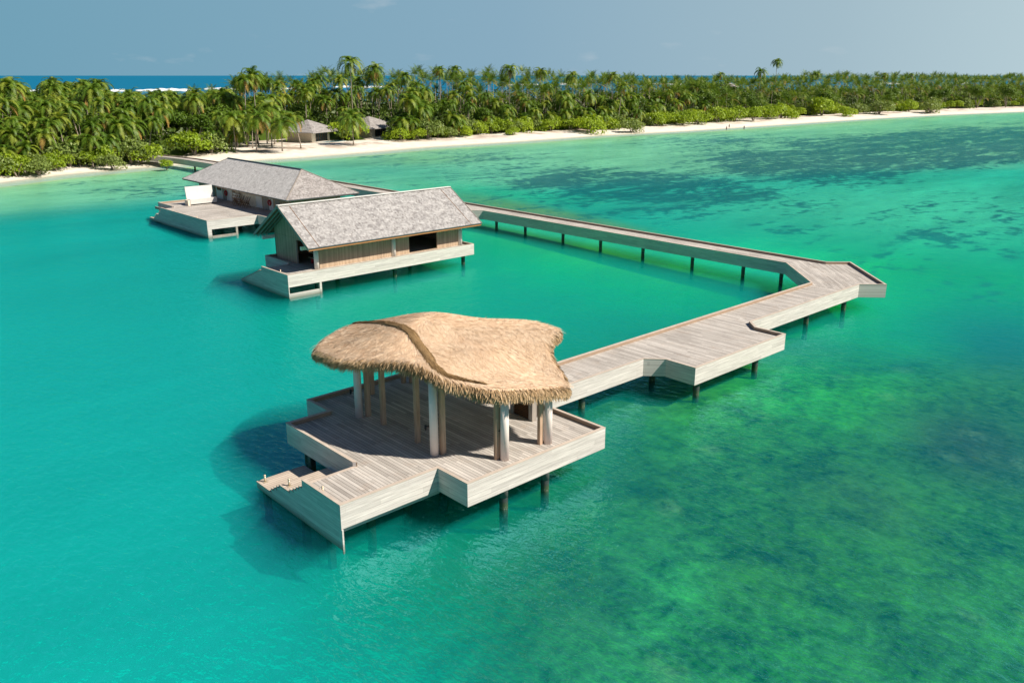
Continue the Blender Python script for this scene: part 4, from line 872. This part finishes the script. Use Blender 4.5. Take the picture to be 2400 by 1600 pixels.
TRE = [(leaf_mass('tree_foliage', 400+i, [(a, b, c+5.2, d) for a, b, c, d in lump_set(60+i, 4.2, 8, 5.)], 3200, .30, [M['tree']]), woody(20+i, 8.2, 4.5, 7)) for i in range(4)]
def place_bush(kind, u, v, z, s, label, group, sz=1.):
    fm, wm = random.choice(SHR if kind == 'shrub' else TRE)
    o = bpy.data.objects.new('beach_shrub' if kind == 'shrub' else 'broadleaf_tree', None); COL.objects.link(o); o.location = (u, v, z); o.rotation_euler = (0, 0, random.uniform(0, 6.28)); o.scale = (s, s, s*sz); tag(o, label, 'shrub' if kind == 'shrub' else 'tree', group)
    for nm, me in (('foliage' if kind == 'shrub' else 'crown', fm), ('stems' if kind == 'shrub' else 'trunk', wm)):
        c = bpy.data.objects.new(nm, me); COL.objects.link(c); c.parent = o
    return o
ZN = [(60,'at the left picture edge'),(150,'above the leftmost shrubs'),(260,'above the leftmost beach'),(400,'left of the boardwalk landing'),(520,'behind the boardwalk landing'),(690,'behind the hip-roofed boathouse'),(800,'beside the left villa'),(920,'beside the right villa'),(1040,'just right of the villas'),(1160,'above the sand mounds'),(1290,'left of the big round shrub'),(1440,'around the big round shrub'),(1580,'right of the big round shrub'),(1690,'left of the three people'),(1790,'behind the three people'),(1920,'right of the three people'),(2060,'along the right-hand beach'),(2200,'near the right-hand sand point'),(2320,'towards the right picture edge'),(9999,'at the right picture edge')]
def zone(x): return next(t for lim, t in ZN if x < lim)
def px_of(u, v, z): X, Y = pix_np(np.array([[u, v, z]])); return X[0], Y[0]
TOPX = [0, 30, 55, 70, 100, 118, 160, 235, 255, 280, 330, 350, 450, 540, 565, 600, 650, 700, 740, 790, 860, 900, 960, 1030, 1100, 1190, 1230, 1330, 1430, 1550, 1600, 1780, 1860, 1900, 2000, 2080, 2180, 2300, 2400, 2600]
TOPY = [188, 190, 200, 230, 222, 194, 190, 194, 212, 224, 222, 222, 214, 212, 180, 172, 180, 192, 170, 166, 156, 158, 166, 160, 162, 158, 166, 174, 180, 188, 186, 184, 180, 172, 174, 177, 174, 180, 175, 174]
def max_h(u, v):
    x, _ = px_of(u, v, 10); yt = np.interp(x, TOPX, TOPY); d = np.array([u, v, 0.]) @ fwd  # height whose image row is yt at this distance
    D = math.hypot(u, v); base = None
    k = (CY-yt)/F_PX; h = CAM_H + D*cos(math.atan2(v, u)-AZ)*math.tan(math.atan(k)-PITCH); return h, x
def u_on_ray(x, s):                  # point with inland distance s seen at image column x
    for u in np.arange(-60, 1500, 1.):
        v = shore(u)+s
        if px_of(u, v, 5.)[0] >= x: return u, v
    return None
villas_xy = [(131, 233.5, 10.5), (157.5, 238.5, 10.5), (190, 242, 8)]
def clear(u, v, rad=0):
    if any(math.hypot(u-a, v-b) < r_+rad for a, b, r_ in villas_xy): return False
    if 70 < u < 84 and v < shore(u)+11: return False
    x, y = px_of(u, v, 3.)
    if 670 < x < 800 and v < 240 and v-shore(u) < 44: return False
    if 838 < x < 925 and v < 244 and v-shore(u) < 48: return False
    return True
cand = []
rr_ = np.random.default_rng(77)
for row, s0 in enumerate([0, 4.5, 9.5, 15, 21, 28, 35, 42, 50, 58, 66, 75, 85]):
    x = -60.
    while x < 2500:
        s = None; g = u_on_ray(x, 14)
        if g is None: break
        u0 = g[0]; s = vegw(u0)+4+s0+rr_.uniform(-2, 2); g = u_on_ray(x, s)
        if g is None: break
        u, v = g; D = math.hypot(u, v); step = (6.2+row*.35)*F_PX/D*.72*rr_.uniform(.75, 1.35)
        x += max(step, 17)
        if not clear(u, v): continue
        hmax, xx = max_h(u, v); want = [5.5, 8, 10, 11.5, 13, 14, 15, 16, 17, 17.5, 18, 18.5, 19][row]*rr_.uniform(.78, 1.2)
        H = min(want, hmax-2.6+rr_.uniform(-2.0, .9)) 
        if row <= 1 and rr_.random() < .30: continue
        if 395 < xx < 470 and row < 3: continue
        if H < 3.2: continue
        cand.append((u, v, H, xx, row, D))
# the ones showing largest become individuals, the rest one mass
cand.sort(key=lambda c: -(1.0/c[5])*(1.25 if c[4] < 3 else 1.0))
main, rest = cand[:272], cand[272:]
for u, v, H, xx, row, D in main:
    z = float(land_z(np.array([u]), np.array([v-shore(u)]))[0]); lnn = int(rr_.integers(0, 4)); sc_ = rr_.uniform(.82, 1.08); pos_ = ('big-crowned' if sc_ > .95 else 'small-crowned')+(' upright', ' right-leaning', ' left-leaning', ' back-leaning')[lnn]+' palm, '+('front of grove,' if row < 3 else 'middle of grove,' if row < 7 else 'back of grove,')
    place_palm(u, v, z-.1, H, pos_+' '+zone(xx), 'coconut palms on the island', scale=sc_, lean=lnn, rz=0)
marks = [(825, 133, 44, 'tallest coconut palm, rising high above the others behind the beach villas', 1.15, 0), (1812, 139, 52, 'solitary very tall coconut palm standing above the grove at the right', 1.0, 0), (1772, 162, 46, 'tall coconut palm just left of the solitary very tall one at the right', 1., 1),
         (1192, 152, 46, 'tall coconut palm above the grove in the middle of the island', 1.1, 0), (602, 166, 30, 'tall coconut palm with long bare trunk behind the hip roof ridge', 1.1, 0), (575, 175, 27, 'bushy tall coconut palm left of the bare-trunked pair', 1.05, 1), (1338, 168, 40, 'lone coconut palm spreading against the blue sea', 1.1, 0),
         (1432, 172, 30, 'slender coconut palm against the sea, right of the lone spreading one', .95, 2), (1683, 171, 60, 'small dark coconut palm top poking up against the sea', .8, 0), (885, 152, 50, 'dense coconut palm right of the tallest one', 1.1, 1), (1030, 158, 50, 'pointed coconut palm on the skyline left of centre', .9, 0), (1075, 157, 52, 'wide coconut palm on the skyline left of centre', 1.1, 3),
         (1265, 160, 44, 'feathery coconut palm on the skyline right of centre', 1., 0), (1903, 170, 60, 'dark coconut palm clump top on the right skyline', .9, 0), (2062, 172, 60, 'coconut palm standing clear against the far sea at the right', .85, 0), (2132, 172, 64, 'bent coconut palm against the far sea, near the foam line', .85, 2), (20, 184, 34, 'dark coconut palm cut by the left edge of the picture', 1.2, 1),
         (1446, 196, 16, 'yellow-topped coconut palm with a long leaning trunk near the beach', .95, 3), (1275, 196, 40, 'yellowish coconut palm below the skyline in the middle', .95, 0), (955, 222, 17, 'broad pale coconut palm beside the right-hand villa', 1.25, 0), (822, 266, 12, 'low bushy coconut palm between the two villas', 1.2, 0), (655, 275, 9, 'low leaning coconut palm on open sand left of the villa', 1.15, 1), (628, 238, 22, 'mid-height coconut palm between the bare trunks and the left villa', 1.2, 0), (702, 262, 13, 'low coconut palm whose fronds overlap the left villa roof', 1.1, 2), (545, 262, 14, 'coconut palm left of the open sand behind the boardwalk', 1.2, 0), (590, 262, 11, 'coconut palm with bare trunk on open sand behind the boardwalk', 1.1, 2)]
for x, yt, s, lab, sc, ln in marks:
    g = u_on_ray(x, s); u, v = g; k = (CY-yt)/F_PX; H = CAM_H+math.hypot(u, v)*cos(math.atan2(v, u)-AZ)*math.tan(math.atan(k)-PITCH)
    place_palm(u, v, 1.1, max(4, H-2.6*sc), lab, 'coconut palms on the island', sc, lean=ln)
# remaining far palms as one mass
if rest:
    PC = []; FC = []; MC = []; off = 0
    LOD = [palm_crown(900+i, nf=20, L=5.0, nl=7) for i in range(4)]
    arr = []
    for me in LOD:
        a = np.zeros(len(me.vertices)*3, np.float32); me.vertices.foreach_get('co', a); f = np.zeros(len(me.loops), np.int32); me.loops.foreach_get('vertex_index', f); mi = np.zeros(len(me.polygons), np.int32); me.polygons.foreach_get('material_index', mi); arr.append((a.reshape(-1, 3), f.reshape(-1, 4), mi))
    for q, (u, v, H, xx, row, D) in enumerate(rest):
        a, f, mi = arr[q % 4]; th = rr_.uniform(0, 6.28); sc = rr_.uniform(.85, 1.1); c_, s_ = cos(th)*sc, sin(th)*sc
        X = np.stack([a[:, 0]*c_-a[:, 1]*s_+u, a[:, 0]*s_+a[:, 1]*c_+v, a[:, 2]*sc+H+1.1], 1); PC.append(X); FC.append(f+off); MC.append(mi); off += len(a)
        tk = np.array([[u-.12, v, 0], [u+.12, v, 0], [u+.08, v, H+1.1], [u-.08, v, H+1.1]]); PC.append(tk); FC.append(np.array([[off, off+1, off+2, off+3]])); MC.append(np.array([3])); off += 4
    tag(link('far_palm_grove', fast_mesh('far_palm_grove', np.concatenate(PC), np.concatenate(FC), [M['palm'], M['palm2'], M['palmdry'], M['bark']], np.concatenate(MC))), 'mass of distant coconut palms filling the far right of the island grove', 'palm grove', kind='stuff')
# beach shrubs, traced along the seaward edge of the green
SPOTS = [(-10,404,1.1),(40,402,1.0),(90,398,1.1),(128,390,.9),(150,378,1.1),(185,376,1.2),(222,372,1.1),(262,384,.8),(300,368,1.35),(330,374,1.15),(400,356,.9),(432,352,1.3),(470,344,1.5),(505,350,1.2),(450,330,1.3),(390,384,.55),(1008,320,.75),(1035,316,.9),(1070,314,1.0),(1098,312,1.0),(1128,310,1.0),(1148,304,1.1),(1178,308,.9),(1204,312,.7),(1252,304,.9),(1300,296,1.45),(1322,292,1.2),(1385,304,1.6),(1412,300,1.3),(1480,302,1.15),(1540,292,1.2),(1562,288,1.1),(1600,290,1.1),(1636,288,1.0),(1680,284,1.4),(1722,282,1.2),(1765,280,1.15),(1800,276,1.2),(1830,274,1.5),(1868,270,1.0),(1925,268,1.6),(1980,268,1.1),(2010,264,1.0),(2060,264,1.3),(2090,254,1.3),(2130,258,1.4),(2180,260,1.6),(2230,248,1.4),(2270,246,1.5),(2310,244,1.5),(2350,242,1.6),(2390,240,1.6),(700,322,.5),(585,318,.8),(612,306,.9),(648,304,1.0),(676,314,.7),(800,322,.55),(1215,290,1.1),(1358,290,1.0),(1450,284,1.1),(240,352,1.2),(120,360,1.2),(350,340,1.3),(540,330,.7),(0,380,1.3),(60,372,1.3)]
SL = ['bright green', 'rounded green', 'yellow-green', 'leafy green']
for i, (x, y, s) in enumerate(SPOTS):
    g = ground_at(x, y+4, 1.0); u, v = g[0], g[1]; s_in = v-shore(u); lim = vegw(u)+1.
    z = float(land_z(np.array([u]), np.array([s_in]))[0])
    place_bush('shrub', u, v, max(z, .3)-.05, s*rr_.uniform(.95, 1.12)*(1.3 if x < 1500 else 1.65), ('large ' if s > 1.15 else 'small ')+('rounded' if i % 2 else 'spreading')+' green shrub on the sand, '+zone(x), 'beach shrubs at the edge of the sand', rr_.uniform(.9, 1.15))
x = -40.
while x < 2460:                          # second line of shrubs right behind
    g = u_on_ray(x, 12); u = g[0]; u, v = u_on_ray(x, vegw(u)+rr_.uniform(2.5, 6)); x += max(3.6*F_PX/math.hypot(u, v)*rr_.uniform(.8, 1.3), 22)
    if clear(u, v, 1) and not (505 < px_of(u, v, 1)[0] < 700): place_bush('shrub', u, v, 1.0, rr_.uniform(1.15, 1.9), 'green shrub in the second line, '+zone(px_of(u, v, 1)[0]), 'beach shrubs at the edge of the sand', rr_.uniform(.9, 1.25))
TS = [(400,30,1.1),(455,26,1.0),(520,34,1.2),(352,44,1.2),(430,60,1.2),(480,52,1.1),(300,60,1.1),(90,60,1.15),(30,40,1.1),(560,60,1.2),(805,34,1.15),(870,46,1.1),(700,50,1.1),(1000,30,1.),(1130,24,.9),(1230,34,1.),(1400,40,1.1),(1540,44,1.3),(1620,56,1.6),(1660,60,1.7),(1700,40,1.3),(1580,60,1.5),(1640,34,1.2),(1750,30,1.1),(1480,30,1.),(1930,30,1.2),(1830,36,1.2),(2080,30,1.2),(2200,26,1.2),(2290,30,1.3),(2360,24,1.3),(200,30,1.),(160,70,1.1),(620,40,1.),(1060,44,1.1),(1330,28,1.)]
for x, s, sc in TS:
    g = u_on_ray(x, s); u, v = g
    hm, _ = max_h(u, v)
    if clear(u, v, 3): place_bush('tree', u, v, .9, min(sc, max((hm-.5)/9.6, .5)), ('large' if sc > 1.15 else 'smaller')+(' front' if s < 38 else ' rear')+' broadleaf tree, '+zone(x), 'broadleaf trees in the island grove')
# low dense undergrowth filling the grove
def undergrowth():
    r = np.random.default_rng(9); n = 150000; t = r.uniform(0, 1, n)**1.4; u = -40+t*900; s = r.uniform(0, 1, n)**1.2*95; s = s+vegw(u)+3.5; v = shore(u)+s
    ok = np.ones(n, bool)
    for a, b, rad in villas_xy: ok &= np.hypot(u-a, v-b) > rad
    X, _ = pix_np(np.stack([u, v, np.full(n, 3.)], 1)); ok &= ~((X > 500) & (X < 700) & (s-vegw(u) < 16)); ok &= ~((X > 395) & (X < 475) & (s < 9)); ok &= ~((X > 690) & (X < 790) & (v < 236)) & ~((X > 845) & (X < 905) & (v < 238))
    u, v, s = u[ok], v[ok], s[ok]; n = len(u); dd = s-vegw(u)
    hgt = np.interp(dd, [0, 6, 18, 40, 95], [1.5, 4.5, 7.0, 9.5, 13.])*(.5+.9*fbm(u*.16, v*.16)); hm_ = np.interp(X[ok], TOPX, TOPY); hgt = np.minimum(hgt, (19.5-(hm_-177)*np.hypot(u, v)/2071)-2.5); z = .9+hgt*r.uniform(.35, 1.0, n)**.6
    P = np.stack([u, v, z], 1); nn = r.normal(0, .7, (n, 3))+np.array([-.1, -.3, .6]); nn /= np.linalg.norm(nn, axis=1)[:, None]; a = np.cross(nn, r.normal(0, 1, (n, 3))); a /= np.linalg.norm(a, axis=1)[:, None]; b = np.cross(nn, a); sz = (.42*r.uniform(.6, 1.5, n)*(1+np.hypot(u, v)/900))[:, None]
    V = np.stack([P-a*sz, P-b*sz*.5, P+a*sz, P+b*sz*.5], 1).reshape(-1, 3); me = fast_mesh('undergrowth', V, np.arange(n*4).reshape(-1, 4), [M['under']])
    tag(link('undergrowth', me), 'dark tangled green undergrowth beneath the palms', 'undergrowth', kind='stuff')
    # leaf litter and deep green mass below it
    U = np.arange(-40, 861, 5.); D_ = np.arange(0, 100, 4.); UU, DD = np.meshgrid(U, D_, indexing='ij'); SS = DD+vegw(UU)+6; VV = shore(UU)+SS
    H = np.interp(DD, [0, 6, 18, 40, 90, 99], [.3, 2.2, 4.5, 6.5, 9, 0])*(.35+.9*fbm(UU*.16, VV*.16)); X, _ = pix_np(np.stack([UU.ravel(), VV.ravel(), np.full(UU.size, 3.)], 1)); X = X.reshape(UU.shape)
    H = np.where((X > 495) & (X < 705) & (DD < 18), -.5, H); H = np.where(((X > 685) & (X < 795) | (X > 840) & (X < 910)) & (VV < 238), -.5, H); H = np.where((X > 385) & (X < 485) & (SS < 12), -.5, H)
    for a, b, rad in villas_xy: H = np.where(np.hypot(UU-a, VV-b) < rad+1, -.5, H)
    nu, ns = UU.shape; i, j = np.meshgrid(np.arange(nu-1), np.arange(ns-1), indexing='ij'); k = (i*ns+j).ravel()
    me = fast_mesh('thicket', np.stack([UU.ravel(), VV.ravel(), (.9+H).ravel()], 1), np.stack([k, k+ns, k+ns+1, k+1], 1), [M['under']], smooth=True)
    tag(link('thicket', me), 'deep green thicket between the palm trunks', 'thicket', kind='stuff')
undergrowth()

# ------------------------------------------------------------------ beach villas, people, surf, distant land
def villa(cx, cy, rot, half, ez, az, label, win=True, z0=1.15):
    b = empty('beach_villa', (cx, cy, z0), label, 'villa', 'small pyramid-roofed villas behind the beach'); c_, s_ = cos(rot), sin(rot); T_ = lambda x, y, z: (cx+x*c_-y*s_, cy+x*s_+y*c_, z)
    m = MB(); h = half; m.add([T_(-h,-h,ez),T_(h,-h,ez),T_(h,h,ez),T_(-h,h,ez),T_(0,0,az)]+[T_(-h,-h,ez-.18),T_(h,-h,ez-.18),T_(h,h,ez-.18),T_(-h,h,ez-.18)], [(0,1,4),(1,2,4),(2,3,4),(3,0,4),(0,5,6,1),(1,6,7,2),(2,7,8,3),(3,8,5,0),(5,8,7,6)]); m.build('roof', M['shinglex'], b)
    m = MB(); hh = half*.60; m.hexa([T_(-hh,-hh,z0-.6),T_(hh,-hh,z0-.6),T_(hh,hh,z0-.6),T_(-hh,hh,z0-.6),T_(-hh,-hh,ez-.1),T_(hh,-hh,ez-.1),T_(hh,hh,ez-.1),T_(-hh,hh,ez-.1)]); m.build('wall', M['cream'], b)
    m = MB(); m.hexa([T_(-hh*.55,-hh-.08,z0+.1),T_(hh*.7,-hh-.08,z0+.1),T_(hh*.7,-hh+.02,z0+.1),T_(-hh*.55,-hh+.02,z0+.1),T_(-hh*.55,-hh-.08,ez-.25),T_(hh*.7,-hh-.08,ez-.25),T_(hh*.7,-hh+.02,ez-.25),T_(-hh*.55,-hh+.02,ez-.25)]); w_ = m.build('window', M['glass'], b)
    for k in range(6):
        xx = -hh*.55+k*hh*1.25/5; m = MB(); m.hexa([T_(xx-.05,-hh-.14,z0+.1),T_(xx+.05,-hh-.14,z0+.1),T_(xx+.05,-hh-.09,z0+.1),T_(xx-.05,-hh-.09,z0+.1),T_(xx-.05,-hh-.14,ez-.25),T_(xx+.05,-hh-.14,ez-.25),T_(xx+.05,-hh-.09,ez-.25),T_(xx-.05,-hh-.09,ez-.25)]); k1(m.build('frame', M['brown'], w_), w_)
    m = MB(); m.hexa([T_(-hh-.1,-hh-6.,z0-.5),T_(hh+2.,-hh-6.,z0-.5),T_(hh+2.,-hh-.1,z0-.5),T_(-hh-.1,-hh-.1,z0-.5),T_(-hh-.1,-hh-6.,z0+.02),T_(hh+2.,-hh-6.,z0+.02),T_(hh+2.,-hh-.1,z0+.02),T_(-hh-.1,-hh-.1,z0+.02)]); m.build('terrace', M['whitecol'], b)
    m = MB(); m.hexa([T_(-hh+1.,-hh-5.7,z0+.03),T_(hh+1.,-hh-5.7,z0+.03),T_(hh+1.,-hh-2.2,z0+.03),T_(-hh+1.,-hh-2.2,z0+.03),T_(-hh+1.,-hh-5.7,z0+.06),T_(hh+1.,-hh-5.7,z0+.06),T_(hh+1.,-hh-2.2,z0+.06),T_(-hh+1.,-hh-2.2,z0+.06)]); m.build('plunge_pool', M['pool'], b)
villa(132, 233., radians(22.6), 7.3, 4.1, 7.4, 'left one of two cream pyramid-roofed villas facing the beach, in full view')
villa(158, 239.5, radians(14), 8.0, 4.0, 7.4, 'right one of two pyramid-roofed villas facing the beach, half behind a palm')
for x, y, z, rt, sz, lab in [(20, 262, 5.6, .3, 6, 'grey villa roof among the palms at the left edge of the picture'), (1080, 282, 5.4, .2, 5.5, 'small villa roof between palms, right of the two beach villas'), (1350, 236, 9.5, .5, 6, 'small pale roof showing deep in the palms near the middle'), (270, 305, 5, .6, 6, 'grey villa roof glimpsed among palms behind the left shrubs')]:
    g = ground_at(x, y, z); villa(g[0], g[1], rt, sz, z-1.5, z+.6, lab, z0=1.15)
g = u_on_ray(1702, 62); villa(g[0], g[1], .3, 4.5, 14.6, 16.6, 'pale roof of a tall building just above the trees behind the three people')
def person(x, y, z, rz, seed, label, shirt, step=0., seated=False):
    o = empty('person', (x, y, z), label, 'person', 'people on the far beach')
    hs = .5 if seated else 0.; 
    V = [(0,0,.92),(0,0,1.12),(0,0,1.40),(0,0,1.50),(0,.02,1.60),(0,.02,1.72),
         (-.10,0,.86),(-.11,step,.48),(-.11,step*1.3-.05,.07),(-.11,step*1.3+.10,.03),(.10,0,.86),(.11,-step,.48),(.11,-step*1.5-.05,.07),(.11,-step*1.5+.10,.03),
         (-.19,0,1.40),(-.24,-.05+step*.4,1.14),(-.25,.08,.92),(-.25,.12,.83),(.19,0,1.40),(.25,.02-step*.4,1.14),(.27,.10,.93),(.27,.14,.84)]
    E = [(0,1),(1,2),(2,3),(3,4),(4,5),(0,6),(6,7),(7,8),(8,9),(0,10),(10,11),(11,12),(12,13),(2,14),(14,15),(15,16),(16,17),(2,18),(18,19),(19,20),(20,21)]
    Rr = [.15,.13,.15,.055,.09,.08,.09,.062,.04,.04,.09,.062,.04,.04,.06,.042,.034,.03,.06,.042,.034,.03]
    me = bpy.data.meshes.new('body'); me.from_pydata([(a*cos(rz)-b*sin(rz)+x, a*sin(rz)+b*cos(rz)+y, c+z) for a, b, c in V], E, []); me.materials.append(mat_plain('skin_tone', (.20,.11,.07), .6, .05) if 'skin' not in M else M['skin']); M['skin'] = me.materials[0]
    ob = link('body', me, o); md = ob.modifiers.new('skin', 'SKIN')
    for i, v in enumerate(me.skin_vertices[0].data if me.skin_vertices else []): v.radius = (Rr[i], Rr[i]*.8)
    ob.modifiers.new('sub', 'SUBSURF').levels = 1; ob.modifiers['sub'].render_levels = 1
    m = MB(); m.tube([(x, y, z+.84), (x, y, z+1.0), (x, y, z+1.22), (x, y, z+1.46)], [.20, .175, .20, .13], 14); m.build('shirt', mat_plain('shirt_cloth', shirt, .8, .05), o, True)
    m = MB(); m.tube([(x, y, z+.52), (x, y, z+.92)], [.20, .19], 14); m.build('shorts', mat_plain('shorts_cloth', (.02,.02,.03), .8, .05), o, True)
    m = MB(); m.tube([(x, y, z+1.66), (x, y, z+1.74), (x, y, z+1.80)], [.105, .10, .04], 12); m.build('hair', mat_plain('dark_hair', (.01,.008,.006), .6, .05), o, True)
for i, (x, y, sh_, lab) in enumerate([(1703, 301, (.12,.02,.015), 'person in dark red shirt standing on the beach in front of the bushes'), (1709, 297, (.03,.06,.02), 'person in dark green clothes beside the one in dark red'), (1744, 300, (.06,.08,.10), 'person in grey standing alone on the open sand')]):
    g = ground_at(x, y, .7); zz_ = float(land_z(np.array([g[0]]), np.array([g[1]-shore(g[0])]))[0]); person(g[0], g[1], zz_, i*1.3, i, lab, sh_, .08*i)
# surf on the outer reef
n = NT('white_foam'); p = n.pos(); g_ = n.noise(p, .15, 5, .7); M['foam'] = n.pbr(n.mix(n.mr(g_, .35, .6), (.62,.72,.76), (.9,.92,.93)), .8, n.bump(g_, .5, .3), .2)
def surf():
    m = MB(); r = np.random.default_rng(3)
    segs = [(44,121,216),(255,296,214.5),(318,470,213),(478,560,210.5),(640,735,208.5),(1190,1262,199.5),(1310,1332,198),(1345,1366,197.5),(2052,2110,197),(2240,2270,196.5),(780,905,205),(1520,1600,198)]
    for x0, x1, y0 in segs:
        X = np.linspace(x0, x1, 26); prof = []
        for i, x in enumerate(X):
            t = sin(pi*i/25); y = y0+sin(x*.06)*.8-(x-x0)*.004; d = (1.3+2.6*abs(sin(x*.11+1))*r.uniform(.5, 1))*t**.4; a = ground_at(x, y-d*.6, 0); b = ground_at(x, y+d*.5, 0); prof.append((a, b, d))
        vs = []; 
        for a, b, d in prof: vs += [(a[0], a[1], .05), ((a[0]+b[0])/2, (a[1]+b[1])/2, 1.2+d*.5), (b[0], b[1], .05)]
        fs = []
        for i in range(25): fs += [(3*i, 3*i+1, 3*i+4, 3*i+3), (3*i+1, 3*i+2, 3*i+5, 3*i+4)]
        m.add(vs, fs)
    tag(m.build('surf', M['foam'], smooth=True), kind='structure')
surf()
def far_land(name, x0, x1, dist, h, label):
    m = MB(); vs = []; N = 30
    for i in range(N):
        x = x0+(x1-x0)*i/(N-1); d = rgt*(x-CX)+fwd*F_PX; d = d/np.linalg.norm(d[:2]); P = d[:2]*dist; t = sin(pi*i/(N-1))**.5; hh = h*t*(.8+.3*sin(i*1.7)); q = P*1.02
        vs += [(P[0], P[1], -5), (P[0]*1.005, P[1]*1.005, hh), (q[0], q[1], hh*.9), (q[0]*1.005, q[1]*1.005, -5)]
    fs = [(4*i+k, 4*i+k+1, 4*i+4+k+1, 4*i+4+k) for i in range(N-1) for k in range(3)]; m.add(vs, fs); tag(m.build(name, M['farland'], smooth=True), label, kind='structure')
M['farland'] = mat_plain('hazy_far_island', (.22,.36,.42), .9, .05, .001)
far_land('island_hills', 2310, 2460, 9000, 52, None); far_land('island_hills', 1925, 2030, 11000, 40, None)


# where several look alike, say which one by its order from the left in its stretch of the grove
from collections import defaultdict
LB = defaultdict(list)
for o in list(COL.objects):
    if o.get('category') in ('palm', 'shrub', 'tree') and o.get('label'): LB[o['label']].append(o)
ORD = 'first second third fourth fifth sixth seventh eighth ninth tenth eleventh twelfth'.split()
for lab, os_ in LB.items():
    if len(os_) < 2: continue
    os_.sort(key=lambda o: px_of(o.location.x, o.location.y, 6.)[0])
    for i, o in enumerate(os_):
        if i < len(ORD): o['label'] = lab+', '+ORD[i]+' from left'
